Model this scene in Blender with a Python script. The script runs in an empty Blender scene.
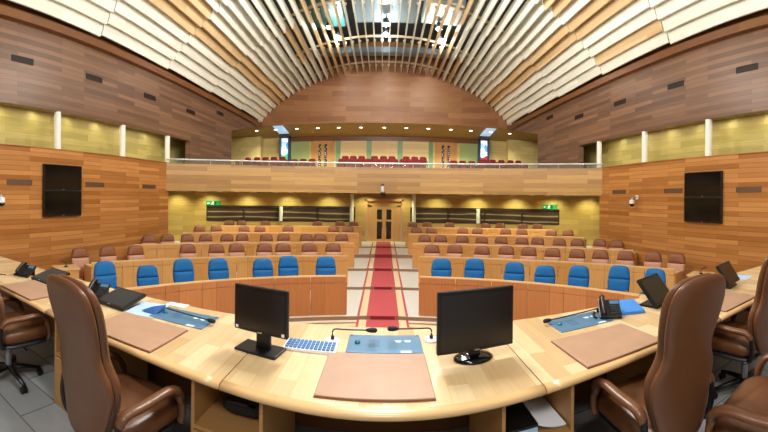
import bpy, bmesh, math, random
from mathutils import Vector, Matrix
random.seed(7)
S = bpy.context.scene
COL = S.collection
PI = math.pi
sin, cos, tan = math.sin, math.cos, math.tan

# ------------------------------------------------------------------ geometry of the place
EYE = 2.743          # camera height above the floor of the hemicycle
POD = 0.993          # podium floor
DESK = 1.743         # top of the presidium desk
W = 8.0              # half width of the hall
YT = 21.4            # plane of the upper rear wall
CY = 3.3             # centre of the hemicycle arcs
FC = 350.0

def th(px): return (px - 384.0) / FC
def hor(px): return 198 + 4.2 * sin(th(px))
def P(px, py, z):
    """point of the plane at height z seen in that direction"""
    r = (EYE - z) * FC / (py - hor(px))
    return Vector((r * sin(th(px)), r * cos(th(px)), z))
def polar(rho, a, z=0.0): return Vector((rho * sin(a), CY + rho * cos(a), z))
def ray_arc(px, rho):
    """angle on the arc of radius rho met by a direction"""
    c = cos(th(px)); r = CY * c + math.sqrt(CY * CY * c * c - CY * CY + rho * rho)
    return math.atan2(r * sin(th(px)), r * cos(th(px)) - CY)

# ------------------------------------------------------------------ materials
MATS = {}
def nt(name):
    m = bpy.data.materials.new(name); m.use_nodes = True
    t = m.node_tree; b = t.nodes['Principled BSDF']
    return m, t, b
def lin(c):
    return tuple((x / 12.92 if x <= 0.04045 else ((x + 0.055) / 1.055) ** 2.4) for x in [v / 255 for v in c]) + (1,)
def plain(name, rgb, rough=0.5, metal=0.0, spec=0.5, emit=None, estr=0, noise=0.0, nscale=30, bump=0.0):
    m, t, b = nt(name)
    b.inputs['Base Color'].default_value = lin(rgb)
    b.inputs['Roughness'].default_value = rough
    b.inputs['Metallic'].default_value = metal
    b.inputs['Specular IOR Level'].default_value = spec
    if emit:
        b.inputs['Emission Color'].default_value = lin(emit); b.inputs['Emission Strength'].default_value = estr
    if noise or bump:
        tc = t.nodes.new('ShaderNodeTexCoord'); n = t.nodes.new('ShaderNodeTexNoise')
        n.inputs['Scale'].default_value = nscale; n.inputs['Detail'].default_value = 4
        t.links.new(tc.outputs['Object'], n.inputs['Vector'])
        if noise:
            h = t.nodes.new('ShaderNodeHueSaturation'); h.inputs['Color'].default_value = lin(rgb)
            mr = t.nodes.new('ShaderNodeMapRange'); mr.inputs['To Min'].default_value = 1 - noise; mr.inputs['To Max'].default_value = 1 + noise
            t.links.new(n.outputs['Fac'], mr.inputs['Value']); t.links.new(mr.outputs['Result'], h.inputs['Value'])
            t.links.new(h.outputs['Color'], b.inputs['Base Color'])
        if bump:
            bp = t.nodes.new('ShaderNodeBump'); bp.inputs['Strength'].default_value = bump; bp.inputs['Distance'].default_value = 0.01
            t.links.new(n.outputs['Fac'], bp.inputs['Height']); t.links.new(bp.outputs['Normal'], b.inputs['Normal'])
    MATS[name] = m
    return m
def wood(name, c1, c2, bw=2.0, bh=0.14, rough=0.4, mortar=(70, 40, 20), msize=0.004, grain=0.12, gscale=(1.2, 22), uv=True, spec=0.4, third=None):
    """planked wood: every plank its own tint, fine grain along its length"""
    m, t, b = nt(name)
    L = t.links
    tc = t.nodes.new('ShaderNodeTexCoord')
    src = tc.outputs['UV'] if uv else tc.outputs['Object']
    br = t.nodes.new('ShaderNodeTexBrick')
    br.offset = 0.37; br.offset_frequency = 2; br.squash = 1.0
    br.inputs['Color1'].default_value = lin(c1); br.inputs['Color2'].default_value = lin(c2); br.inputs['Mortar'].default_value = lin(mortar)
    br.inputs['Scale'].default_value = 1.0; br.inputs['Mortar Size'].default_value = msize
    br.inputs['Mortar Smooth'].default_value = 0.2; br.inputs['Bias'].default_value = 0.0
    br.inputs['Brick Width'].default_value = bw; br.inputs['Row Height'].default_value = bh
    L.new(src, br.inputs['Vector'])
    mp = t.nodes.new('ShaderNodeMapping'); mp.inputs['Scale'].default_value = (gscale[0], gscale[1], gscale[1])
    L.new(src, mp.inputs['Vector'])
    n = t.nodes.new('ShaderNodeTexNoise'); n.inputs['Scale'].default_value = 1.0; n.inputs['Detail'].default_value = 5
    L.new(mp.outputs['Vector'], n.inputs['Vector'])
    mr = t.nodes.new('ShaderNodeMapRange'); mr.inputs['From Min'].default_value = 0.25; mr.inputs['From Max'].default_value = 0.75
    mr.inputs['To Min'].default_value = 1 - grain; mr.inputs['To Max'].default_value = 1 + grain
    L.new(n.outputs['Fac'], mr.inputs['Value'])
    h = t.nodes.new('ShaderNodeHueSaturation')
    L.new(br.outputs['Color'], h.inputs['Color']); L.new(mr.outputs['Result'], h.inputs['Value'])
    L.new(h.outputs['Color'], b.inputs['Base Color'])
    b.inputs['Roughness'].default_value = rough; b.inputs['Specular IOR Level'].default_value = spec
    MATS[name] = m
    return m
def leather(name, rgb, rough=0.38):
    m, t, b = nt(name); L = t.links
    tc = t.nodes.new('ShaderNodeTexCoord')
    n = t.nodes.new('ShaderNodeTexNoise'); n.inputs['Scale'].default_value = 6; n.inputs['Detail'].default_value = 3
    v = t.nodes.new('ShaderNodeTexVoronoi'); v.inputs['Scale'].default_value = 260
    L.new(tc.outputs['Object'], n.inputs['Vector']); L.new(tc.outputs['Object'], v.inputs['Vector'])
    mr = t.nodes.new('ShaderNodeMapRange'); mr.inputs['To Min'].default_value = 0.86; mr.inputs['To Max'].default_value = 1.14
    L.new(n.outputs['Fac'], mr.inputs['Value'])
    h = t.nodes.new('ShaderNodeHueSaturation'); h.inputs['Color'].default_value = lin(rgb)
    L.new(mr.outputs['Result'], h.inputs['Value']); L.new(h.outputs['Color'], b.inputs['Base Color'])
    bp = t.nodes.new('ShaderNodeBump'); bp.inputs['Strength'].default_value = 0.12; bp.inputs['Distance'].default_value = 0.002
    L.new(v.outputs['Distance'], bp.inputs['Height']); L.new(bp.outputs['Normal'], b.inputs['Normal'])
    b.inputs['Roughness'].default_value = rough
    MATS[name] = m
    return m
M = MATS
wood('wall_wood', (156, 98, 46), (196, 138, 78), 1.9, 0.13, 0.33, (120, 66, 30), 0.004)
wood('upper_wood_shaded', (98, 72, 56), (138, 104, 80), 2.3, 0.13, 0.36, (96, 58, 36), 0.004)  # dimmer, cooler light of the upper wall is put into this colour
wood('parapet_wood', (164, 122, 66), (198, 156, 90), 2.6, 0.17, 0.34, (150, 92, 50), 0.003)
wood('tympanum_wood', (138, 92, 58), (166, 118, 80), 2.4, 0.2, 0.4, (150, 90, 52), 0.003)
wood('olive_lit_wood', (160, 146, 80), (190, 172, 104), 1.6, 0.2, 0.45, (150, 124, 52), 0.003)  # greenish cast of the lamps is partly put into the wood colour
wood('gallery_wood', (206, 190, 122), (224, 208, 144), 1.6, 0.3, 0.5, (170, 150, 90), 0.003)
wood('rear_wood', (180, 146, 76), (202, 168, 96), 1.6, 0.25, 0.42, (150, 104, 50), 0.003)
wood('bench_orange', (180, 114, 64), (202, 136, 82), 0.78, 3.0, 0.34, (150, 84, 40), 0.004, 0.09, (20, 1.5))
wood('bench_pale', (204, 146, 80), (222, 168, 104), 0.78, 3.0, 0.36, (160, 104, 56), 0.004, 0.08, (20, 1.5))
wood('bench_edge', (226, 186, 128), (236, 200, 146), 1.6, 0.4, 0.35, (200, 150, 96), 0.002, 0.05)
wood('desk_stave', (196, 164, 118), (224, 200, 158), 0.62, 0.115, 0.22, (214, 168, 110), 0.001, 0.07, (3, 40), uv=True, spec=0.5)
wood('desk_edge', (208, 168, 116), (216, 178, 126), 1.4, 0.3, 0.24, (200, 150, 90), 0.001, 0.05)
wood('cabinet_wood', (178, 132, 78), (190, 144, 90), 1.4, 0.6, 0.4, (150, 100, 52), 0.002, 0.06)
wood('trim_wood', (112, 70, 38), (126, 82, 46), 3.0, 0.3, 0.35, (110, 60, 26), 0.003, 0.08)
wood('slat_pale', (228, 228, 212), (246, 246, 234), 3.6, 0.2, 0.36, (220, 200, 160), 0.001, 0.05)
wood('slat_gold', (204, 172, 126), (226, 200, 156), 3.6, 0.2, 0.36, (190, 140, 80), 0.001, 0.07)
wood('door_wood', (196, 148, 88), (210, 162, 100), 0.9, 4.0, 0.35, (140, 90, 44), 0.002, 0.06, (18, 1.5))
wood('cream_panel', (222, 204, 150), (232, 216, 166), 6.0, 0.28, 0.5, (190, 170, 110), 0.006, 0.03)
wood('podium_tile', (136, 138, 140), (172, 176, 178), 0.7, 0.35, 0.25, (96, 96, 98), 0.006, 0.08, (3, 6))
leather('brown_leather', (104, 66, 41), 0.32)
leather('hall_leather', (138, 82, 50), 0.5)
leather('hall_leather_light', (204, 152, 124), 0.5)
leather('pad_leather', (176, 140, 114), 0.42)
plain('blue_fabric', (8, 104, 170), 0.75, noise=0.12, nscale=60, bump=0.2)
plain('red_fabric', (150, 44, 44), 0.75, noise=0.1)
plain('black_plastic', (14, 14, 16), 0.35)
plain('dark_grey', (40, 42, 46), 0.45)
plain('screen_black', (8, 8, 10), 0.12)
plain('screen_brown', (30, 24, 22), 0.25)
plain('silver', (180, 182, 186), 0.3, 0.8)
plain('chrome', (200, 200, 204), 0.15, 1.0)
plain('white_paint', (240, 238, 228), 0.45)
plain('white_plastic', (236, 238, 240), 0.4)
plain('paper', (238, 240, 244), 0.8)
plain('paper_blue', (176, 206, 236), 0.7)
plain('folder_blue', (64, 134, 214), 0.5)
plain('navy', (36, 92, 156), 0.5)
plain('key_blue', (64, 120, 176), 0.5)
plain('panel_blue', (88, 130, 162), 0.35, 0.2)
plain('panel_mark', (206, 222, 234), 0.5)
plain('panel_patch', (74, 112, 144), 0.45)
plain('button_teal', (20, 122, 128), 0.25)
plain('vent_dark', (40, 26, 18), 0.6)
plain('vent_grey', (104, 78, 56), 0.5)
plain('carpet_red', (196, 84, 88), 0.95, noise=0.14, nscale=40)
plain('carpet_dark', (132, 36, 46), 0.95, noise=0.1)
plain('carpet_cream', (226, 206, 168), 0.95, noise=0.1, nscale=26)
plain('stone_white', (228, 226, 218), 0.35, noise=0.05, nscale=5)
plain('stone_brown', (150, 116, 88), 0.5, noise=0.1)
plain('soffit_paint', (156, 136, 92), 0.6)
plain('under_paint', (150, 116, 66), 0.5)
plain('green_strip', (122, 164, 120), 0.4)
plain('green_panel', (162, 182, 122), 0.4)
plain('shell_dark', (46, 56, 60), 0.5, noise=0.2, nscale=2)
plain('duct_grey', (136, 152, 162), 0.4, 0.3)
plain('duct_pale', (196, 208, 212), 0.4)
plain('duct_teal', (58, 112, 116), 0.4, 0.3)
plain('beam_pale', (226, 206, 172), 0.5)
plain('lamp_glow', (255, 255, 255), 0.5, emit=(255, 250, 235), estr=60)
plain('downlight_glow', (255, 255, 255), 0.5, emit=(255, 246, 215), estr=9)
plain('sign_green', (20, 130, 70), 0.5, emit=(30, 170, 100), estr=0.1)
plain('sign_white', (240, 250, 240), 0.5, emit=(220, 255, 230), estr=0.1)
plain('sign_dark', (8, 60, 36), 0.5)
plain('blue_glow', (190, 220, 245), 0.2, emit=(150, 195, 235), estr=0.75)  # emissive stand-in for the blue light on the gallery soffit
plain('frame_blue', (20, 44, 84), 0.4)
plain('rail_steel', (214, 218, 212), 0.3, 0.4)
plain('mesh_dark', (24, 24, 26), 0.7)

def glass(name, rgb, alpha):
    m, t, b = nt(name)
    b.inputs['Base Color'].default_value = lin(rgb); b.inputs['Roughness'].default_value = 0.05
    b.inputs['Alpha'].default_value = alpha
    MATS[name] = m
glass('rail_glass', (200, 225, 205), 0.06)
def booth_glass():  # pale wavy bands are reflections painted into the pane colour
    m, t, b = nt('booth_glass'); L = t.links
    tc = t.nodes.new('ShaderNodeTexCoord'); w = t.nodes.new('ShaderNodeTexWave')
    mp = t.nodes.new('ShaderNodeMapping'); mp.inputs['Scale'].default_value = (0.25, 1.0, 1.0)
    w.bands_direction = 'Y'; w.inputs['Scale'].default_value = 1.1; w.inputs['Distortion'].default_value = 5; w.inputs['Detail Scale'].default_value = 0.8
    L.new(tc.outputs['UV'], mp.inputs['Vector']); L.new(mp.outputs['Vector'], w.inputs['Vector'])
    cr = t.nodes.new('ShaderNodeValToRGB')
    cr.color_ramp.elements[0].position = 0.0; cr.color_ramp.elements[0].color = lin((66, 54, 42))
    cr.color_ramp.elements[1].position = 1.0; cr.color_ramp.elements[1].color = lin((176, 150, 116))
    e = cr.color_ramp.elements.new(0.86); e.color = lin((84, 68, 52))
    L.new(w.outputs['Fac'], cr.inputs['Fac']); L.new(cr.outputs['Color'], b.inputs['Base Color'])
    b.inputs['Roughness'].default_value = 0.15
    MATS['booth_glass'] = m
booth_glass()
def stained(name, low):
    m, t, b = nt(name); L = t.links
    tc = t.nodes.new('ShaderNodeTexCoord'); v = t.nodes.new('ShaderNodeTexVoronoi'); v.inputs['Scale'].default_value = 3.2
    L.new(tc.outputs['UV'], v.inputs['Vector'])
    sp = t.nodes.new('ShaderNodeSeparateColor'); L.new(v.outputs['Color'], sp.inputs['Color'])
    cr = t.nodes.new('ShaderNodeValToRGB'); cr.color_ramp.interpolation = 'CONSTANT'
    cols = [(0.0, (235, 245, 250)), (0.35, (170, 210, 240)), (0.6, (225, 238, 245)), (0.75, (90, 150, 205)), (0.9, (245, 245, 230))]
    cr.color_ramp.elements[0].color = lin(cols[0][1]); cr.color_ramp.elements[1].position = 0.35; cr.color_ramp.elements[1].color = lin(cols[1][1])
    for p, c in cols[2:]: e = cr.color_ramp.elements.new(p); e.color = lin(c)
    L.new(sp.outputs[0], cr.inputs['Fac'])
    sx = t.nodes.new('ShaderNodeSeparateXYZ'); L.new(tc.outputs['UV'], sx.inputs['Vector'])
    nz = t.nodes.new('ShaderNodeTexNoise'); nz.inputs['Scale'].default_value = 3; L.new(tc.outputs['UV'], nz.inputs['Vector'])
    ad = t.nodes.new('ShaderNodeMath'); ad.operation = 'MULTIPLY_ADD'; ad.inputs[1].default_value = 0.7
    L.new(nz.outputs['Fac'], ad.inputs[0]); L.new(sx.outputs['Y'], ad.inputs[2])
    lt = t.nodes.new('ShaderNodeMath'); lt.operation = 'LESS_THAN'; lt.inputs[1].default_value = 1.6
    L.new(ad.outputs[0], lt.inputs[0])
    mx = t.nodes.new('ShaderNodeMix'); mx.data_type = 'RGBA'
    L.new(lt.outputs[0], mx.inputs[0]); L.new(cr.outputs['Color'], mx.inputs[6]); mx.inputs[7].default_value = lin(low)
    L.new(mx.outputs[2], b.inputs['Base Color']); L.new(mx.outputs[2], b.inputs['Emission Color'])
    b.inputs['Emission Strength'].default_value = 0.8
    MATS[name] = m
stained('stained_green', (40, 170, 110)); stained('stained_red', (150, 30, 50))

# ------------------------------------------------------------------ builders
def tag(o, label=None, cat=None, group=None, kind=None):
    if label: o['label'] = label
    if cat: o['category'] = cat
    if group: o['group'] = group
    if kind: o['kind'] = kind
    return o
def empty(name, loc=(0, 0, 0), rz=0.0):
    o = bpy.data.objects.new(name, None); COL.objects.link(o)
    o.location = loc; o.rotation_euler = (0, 0, rz); o.empty_display_size = 0.1
    return o
def obj(name, bm, mat, parent=None, smooth=False, loc=None, rz=0.0, bevel=0.0):
    me = bpy.data.meshes.new(name)
    bmesh.ops.recalc_face_normals(bm, faces=bm.faces[:])
    bm.to_mesh(me); bm.free()
    mats = mat if isinstance(mat, (list, tuple)) else [mat]
    for k in mats: me.materials.append(M[k])
    if smooth:
        for p in me.polygons: p.use_smooth = True
    o = bpy.data.objects.new(name, me); COL.objects.link(o)
    if parent: o.parent = parent
    if loc is not None: o.location = loc
    if rz: o.rotation_euler = (0, 0, rz)
    if bevel:
        b = o.modifiers.new('bevel', 'BEVEL'); b.width = bevel; b.segments = 2; b.limit_method = 'ANGLE'
    return o
def dup(root, loc=None, rz=None):
    r = root.copy(); COL.objects.link(r)
    if loc is not None: r.location = loc
    if rz is not None: r.rotation_euler = (0, 0, rz)
    for ch in list(root.children):
        c = ch.copy(); COL.objects.link(c); c.parent = r
        for g in list(ch.children):
            d = g.copy(); COL.objects.link(d); d.parent = c
    return r
def B(): return bmesh.new()
def box(bm, c, s, rot=None, mi=0, uv=True):
    """box with metre UVs"""
    mat = Matrix.Translation(c) @ (rot.to_4x4() if rot is not None else Matrix()) @ Matrix.Diagonal((s[0], s[1], s[2], 1))
    r = bmesh.ops.create_cube(bm, size=1.0, matrix=mat)
    fs = set()
    for v in r['verts']:
        for f in v.link_faces: fs.add(f)
    lay = bm.loops.layers.uv.verify()
    for f in fs:
        f.material_index = mi
        n = f.normal if f.normal.length else Vector((0, 0, 1))
        f.normal_update(); n = f.normal
        for l in f.loops:
            p = l.vert.co
            ax, ay, az = abs(n.x), abs(n.y), abs(n.z)
            if az >= ax and az >= ay: l[lay].uv = (p.x, p.y)
            elif ax >= ay: l[lay].uv = (p.y, p.z)
            else: l[lay].uv = (p.x, p.z)
    return list(fs)
def rotz(a): return Matrix.Rotation(a, 3, 'Z')
def rotx(a): return Matrix.Rotation(a, 3, 'X')
def quad(bm, ps, uvs=None, mi=0):
    lay = bm.loops.layers.uv.verify()
    f = bm.faces.new([bm.verts.new(p) for p in ps]); f.material_index = mi
    if uvs:
        for l, u in zip(f.loops, uvs): l[lay].uv = u
    return f
def cyl(bm, p0, p1, r0, r1=None, n=12, caps=True, mi=0):
    p0, p1 = Vector(p0), Vector(p1); r1 = r0 if r1 is None else r1
    d = (p1 - p0); q = d.to_track_quat('Z', 'Y')
    a = []; b = []
    for i in range(n):
        t = 2 * PI * i / n; o = q @ Vector((cos(t), sin(t), 0))
        a.append(bm.verts.new(p0 + o * r0)); b.append(bm.verts.new(p1 + o * r1))
    for i in range(n):
        f = bm.faces.new((a[i], a[(i + 1) % n], b[(i + 1) % n], b[i])); f.material_index = mi
    if caps:
        bm.faces.new(a[::-1]).material_index = mi; bm.faces.new(b).material_index = mi
def tube(bm, pts, rad, n=10, flat=1.0, up=(0, 0, 1)):
    """swept tube through points; rad number or list; flat squashes along the local up"""
    pts = [Vector(p) for p in pts]; rings = []
    up = Vector(up)
    for i, p in enumerate(pts):
        d = (pts[min(i + 1, len(pts) - 1)] - pts[max(i - 1, 0)]).normalized()
        s = d.cross(up)
        s = s.normalized() if s.length > 1e-4 else Vector((1, 0, 0))
        u = s.cross(d).normalized()
        r = rad[i] if isinstance(rad, (list, tuple)) else rad
        rings.append([bm.verts.new(p + s * (r * cos(2 * PI * k / n)) + u * (r * flat * sin(2 * PI * k / n))) for k in range(n)])
    for a, b in zip(rings, rings[1:]):
        for k in range(n): bm.faces.new((a[k], a[(k + 1) % n], b[(k + 1) % n], b[k]))
    bm.faces.new(rings[0][::-1]); bm.faces.new(rings[-1])
def smooth_path(pts, n=6):
    """Catmull-Rom through points"""
    pts = [Vector(p) for p in pts]; out = []
    for i in range(len(pts) - 1):
        p0 = pts[max(i - 1, 0)]; p1 = pts[i]; p2 = pts[i + 1]; p3 = pts[min(i + 2, len(pts) - 1)]
        for k in range(n):
            t = k / n
            out.append(0.5 * ((2 * p1) + (p2 - p0) * t + (2 * p0 - 5 * p1 + 4 * p2 - p3) * t * t + (3 * p1 - p0 - 3 * p2 + p3) * t ** 3))
    out.append(pts[-1]); return out
def lathe(bm, prof, n=20, c=(0, 0, 0)):
    rings = []
    for r, z in prof:
        rings.append([bm.verts.new((c[0] + r * cos(2 * PI * k / n), c[1] + r * sin(2 * PI * k / n), c[2] + z)) for k in range(n)])
    for a, b in zip(rings, rings[1:]):
        for k in range(n): bm.faces.new((a[k], a[(k + 1) % n], b[(k + 1) % n], b[k]))
    bm.faces.new(rings[0][::-1]); bm.faces.new(rings[-1])
def prism(bm, poly, z0, z1):
    a = [bm.verts.new((x, y, z0)) for x, y in poly]; b = [bm.verts.new((x, y, z1)) for x, y in poly]
    n = len(poly)
    bm.faces.new(a[::-1]); bm.faces.new(b)
    for i in range(n): bm.faces.new((a[i], a[(i + 1) % n], b[(i + 1) % n], b[i]))
def rounded(w, h, r, n=5):
    out = []
    for cx, cy, a0 in ((w/2-r, h/2-r, 0), (-w/2+r, h/2-r, PI/2), (-w/2+r, -h/2+r, PI), (w/2-r, -h/2+r, 1.5*PI)):
        for k in range(n + 1):
            a = a0 + PI / 2 * k / n; out.append((cx + r * cos(a), cy + r * sin(a)))
    return out
def pad(bm, outline, t, plane='XZ', p=6.0, warp=None, rings=(0.35, 0.65, 0.85, 0.94, 0.985), centre=None, crown=0.0):
    """upholstered pad: an outline filled out to thickness t with a rolled edge; crown swells the middle"""
    n = len(outline)
    cx = sum(q[0] for q in outline) / n if centre is None else centre[0]
    cz = sum(q[1] for q in outline) / n if centre is None else centre[1]
    def mk(x, z, y):
        v = Vector((x, y, z)) if plane == 'XZ' else Vector((x, z, y))
        return bm.verts.new(warp(v) if warp else v)
    def yy(m): return t / 2 * (1 - m ** p) ** 0.5 + crown * (1 - m * m)
    edge = [mk(x, z, 0) for x, z in outline]
    for s in (1, -1):
        c = mk(cx, cz, s * yy(0)); prev = None
        for m in rings:
            ring = [mk(cx + (x - cx) * m, cz + (z - cz) * m, s * yy(m)) for x, z in outline]
            for i in range(n):
                j = (i + 1) % n
                if prev is None: bm.faces.new((c, ring[i], ring[j]))
                else: bm.faces.new((prev[i], ring[i], ring[j], prev[j]))
            prev = ring
        for i in range(n):
            j = (i + 1) % n; bm.faces.new((prev[i], edge[i], edge[j], prev[j]))
def strip(bm, pts, z0, z1, t=0.0, u0=0.0, mi=0, zt=None):
    """vertical wall following plan points, thickness t to the left of the path, metre UVs along the path"""
    lay = bm.loops.layers.uv.verify()
    pts = [Vector((p[0], p[1])) for p in pts]; n = len(pts)
    u = [u0]
    for a, b in zip(pts, pts[1:]): u.append(u[-1] + (b - a).length)
    off = []
    for i in range(n):
        d = (pts[min(i + 1, n - 1)] - pts[max(i - 1, 0)]).normalized()
        off.append(pts[i] + Vector((-d.y, d.x)) * t)
    def V(p, z): return bm.verts.new((p.x, p.y, z))
    def F(vs, uvs):
        f = bm.faces.new(vs); f.material_index = mi
        for l, q in zip(f.loops, uvs): l[lay].uv = q
    A = [V(p, z0) for p in pts]; Bt = [V(p, z1) for p in pts]
    if t == 0:
        for i in range(n - 1): F((A[i], A[i+1], Bt[i+1], Bt[i]), ((u[i], z0), (u[i+1], z0), (u[i+1], z1), (u[i], z1)))
        return
    Cc = [V(p, z0) for p in off]; D = [V(p, z1) for p in off]
    for i in range(n - 1):
        q = ((u[i], z0), (u[i+1], z0), (u[i+1], z1), (u[i], z1))
        F((A[i], A[i+1], Bt[i+1], Bt[i]), q)
        F((Cc[i], Cc[i+1], D[i+1], D[i]), q)
        F((Bt[i], Bt[i+1], D[i+1], D[i]), ((u[i], 0), (u[i+1], 0), (u[i+1], t), (u[i], t)))
        F((A[i], A[i+1], Cc[i+1], Cc[i]), ((u[i], 0), (u[i+1], 0), (u[i+1], t), (u[i], t)))
    F((A[0], Bt[0], D[0], Cc[0]), ((0, z0), (0, z1), (t, z1), (t, z0)))
    F((A[-1], Bt[-1], D[-1], Cc[-1]), ((0, z0), (0, z1), (t, z1), (t, z0)))
def arc(rho, a0, a1, n=24): return [polar(rho, a0 + (a1 - a0) * i / n) for i in range(n + 1)]
def slab_arc(bm, r0, r1, a0, a1, z0, z1, n=24, uvr=True):
    """flat sector slab"""
    lay = bm.loops.layers.uv.verify()
    ins = arc(r0, a0, a1, n); out = arc(r1, a0, a1, n)
    def V(p, z): return bm.verts.new((p.x, p.y, z))
    I0 = [V(p, z0) for p in ins]; I1 = [V(p, z1) for p in ins]; O0 = [V(p, z0) for p in out]; O1 = [V(p, z1) for p in out]
    def F(vs):
        f = bm.faces.new(vs)
        for l in f.loops:
            c = l.vert.co; l[lay].uv = (math.atan2(c.x, c.y - CY) * r0, math.hypot(c.x, c.y - CY) + c.z)
    for i in range(n):
        F((I1[i], I1[i+1], O1[i+1], O1[i])); F((I0[i], I0[i+1], O0[i+1], O0[i]))
        F((I0[i], I0[i+1], I1[i+1], I1[i])); F((O0[i], O0[i+1], O1[i+1], O1[i]))
    F((I0[0], I1[0], O1[0], O0[0])); F((I0[-1], I1[-1], O1[-1], O0[-1]))
ORD = ['first', 'second', 'third', 'fourth', 'fifth', 'sixth', 'seventh', 'eighth', 'ninth', 'tenth', 'eleventh', 'twelfth', 'thirteenth', 'fourteenth']

# ================================================================== THE SETTING
def struct(name, bm, mat, parent=None, **k):
    o = obj(name, bm, mat, parent, **k); o['kind'] = 'structure'; return o

# hall floor and podium
bm = B(); quad(bm, [(-9.5, -4, 0), (9.5, -4, 0), (9.5, 20, 0), (-9.5, 20, 0)]); struct('floor', bm, 'stone_white')
bm = B(); box(bm, (0, -0.65, POD / 2), (16.0, 6.7, POD)); struct('floor_podium', bm, ['podium_tile'])

# side walls: lower wall with the gallery slot above, upper wall, cornice
SL0, SL1 = 4.0 + 0.0, 5.11      # slot bottom / top
SLOTB = EYE + 1.27
def wallbox(name, x0, x1, y0, y1, z0, z1, mat):
    bm = B(); box(bm, ((x0 + x1) / 2, (y0 + y1) / 2, (z0 + z1) / 2), (abs(x1 - x0), y1 - y0, z1 - z0)); return struct(name, bm, mat)
for sd, s in (('left', -1), ('right', 1)):
    wallbox('wall_' + sd, s * W, s * (W + 0.25), -4, 11.3, 0, SLOTB, 'wall_wood')
    wallbox('wall_rear_side_' + sd, s * 10.4, s * 10.6, 11.0, 18.6, 0, 2.94, 'olive_lit_wood')
    wallbox('wall_recess_' + sd, s * (W + .25), s * 10.4, 11.0, 11.2, 0, 2.94, 'olive_lit_wood')
    bm = B(); box(bm, (s * (W + 0.125), 6.55, (SL1 + 7.24) / 2), (0.25, 21.1, 7.24 - SL1))
    struct('wall_upper_' + sd, bm, 'upper_wood_shaded')
    # end of the slot and of the upper wall at the gallery
    wallbox('wall_slot_end_' + sd, s * W, s * (W + 0.25), 12.9, 17.1, 3.1, SL1, 'upper_wood_shaded')
    # facet beyond the upper wall, rising to the rear wall
    bm = B(); x = s * (W + 0.001)
    quad(bm, [(x, 17.1, EYE + 3.53), (x, YT, EYE + 4.58), (x, YT, 7.24), (x, 17.1, 7.24)], [(17.1, 6.2), (21.4, 7.3), (21.4, 7.3), (17.1, 7.24)])
    quad(bm, [(x + s * .2, 17.1, EYE + 3.53), (x + s * .2, YT, EYE + 4.58), (x + s * .2, YT, 7.24), (x + s * .2, 17.1, 7.24)], [(17.1, 6.2), (21.4, 7.3), (21.4, 7.3), (17.1, 7.24)])
    struct('wall_facet_' + sd, bm, 'upper_wood_shaded')
    # passage behind the slot
    wallbox('wall_passage_' + sd, s * (W + 1.05), s * (W + 1.15), -4, 16.9, SLOTB - 0.6, SL1 + 0.4, 'olive_lit_wood')
    wallbox('floor_passage_' + sd, s * (W + 0.25), s * (W + 1.5), -4, 17, SLOTB - 0.75, SLOTB - 0.65, 'soffit_paint')
    wallbox('ceiling_passage_' + sd, s * (W + 0.25), s * (W + 1.5), -4, 17, SL1 + 0.22, SL1 + 0.30, 'soffit_paint')
    bm = B(); box(bm, (s * (W - 0.04), 8.7, 7.355), (0.3, 25.4, 0.23)); struct('trim_cornice_' + sd, bm, 'trim_wood')
    bm = B(); box(bm, (s * (W + .3), 8.7, 7.75), (0.35, 25.4, 1.1)); struct('wall_eaves_' + sd, bm, 'trim_wood')
    # sill line of the slot
    bm = B(); box(bm, (s * (W + 0.12), 5.1, SLOTB + 0.015), (0.3, 18.2, 0.03)); struct('trim_sill_' + sd, bm, 'wall_wood')

# rear wall below the balcony (curved), with booth windows and portal
RB = 18.4 - CY
aB = math.asin(10.4 / RB)
zw0, zw1 = EYE - 1.25, EYE - 0.50
def arcs_px(r, pxs): return [ray_arc(p, r) for p in pxs]
aL0, aL1 = ray_arc(207, RB), ray_arc(355, RB)
aR0, aR1 = ray_arc(411, RB), ray_arc(559, RB)
bm = B()
strip(bm, arc(RB, -aB, aL0, 6), 0, 2.94, 0.2)
strip(bm, arc(RB, aL0, aL1, 16), 0, zw0, 0.2); strip(bm, arc(RB, aL0, aL1, 16), zw1, 2.94, 0.2)
strip(bm, arc(RB, aL1, ray_arc(365, RB), 3), 0, 2.94, 0.2)
strip(bm, arc(RB, ray_arc(365, RB), ray_arc(404, RB), 6), 2.72, 2.94, 0.2)
strip(bm, arc(RB, ray_arc(404, RB), aR0, 3), 0, 2.94, 0.2)
strip(bm, arc(RB, aR0, aR1, 16), 0, zw0, 0.2); strip(bm, arc(RB, aR0, aR1, 16), zw1, 2.94, 0.2)
strip(bm, arc(RB, aR1, aB, 6), 0, 2.94, 0.2)
struct('wall_rear', bm, 'rear_wood')
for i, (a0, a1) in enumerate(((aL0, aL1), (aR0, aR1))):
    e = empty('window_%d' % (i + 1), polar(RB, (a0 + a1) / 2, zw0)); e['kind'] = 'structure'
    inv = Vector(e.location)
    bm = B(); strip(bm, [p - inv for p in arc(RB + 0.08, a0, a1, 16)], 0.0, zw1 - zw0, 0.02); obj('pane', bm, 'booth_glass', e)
    bm = B(); strip(bm, [p - inv for p in arc(RB - 0.02, a0, a1, 16)], -0.03, 0.03, 0.1)
    strip(bm, [p - inv for p in arc(RB - 0.02, a0, a1, 16)], zw1 - zw0 - 0.03, zw1 - zw0 + 0.03, 0.1)
    for k in range(5):
        a = a0 + (a1 - a0) * k / 4; p = polar(RB + 0.03, a) - inv
        box(bm, (p.x, p.y, (zw1 - zw0) / 2), (0.05, 0.1, zw1 - zw0), rotz(-a))
    obj('window_frame', bm, 'vent_dark', e)
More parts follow.
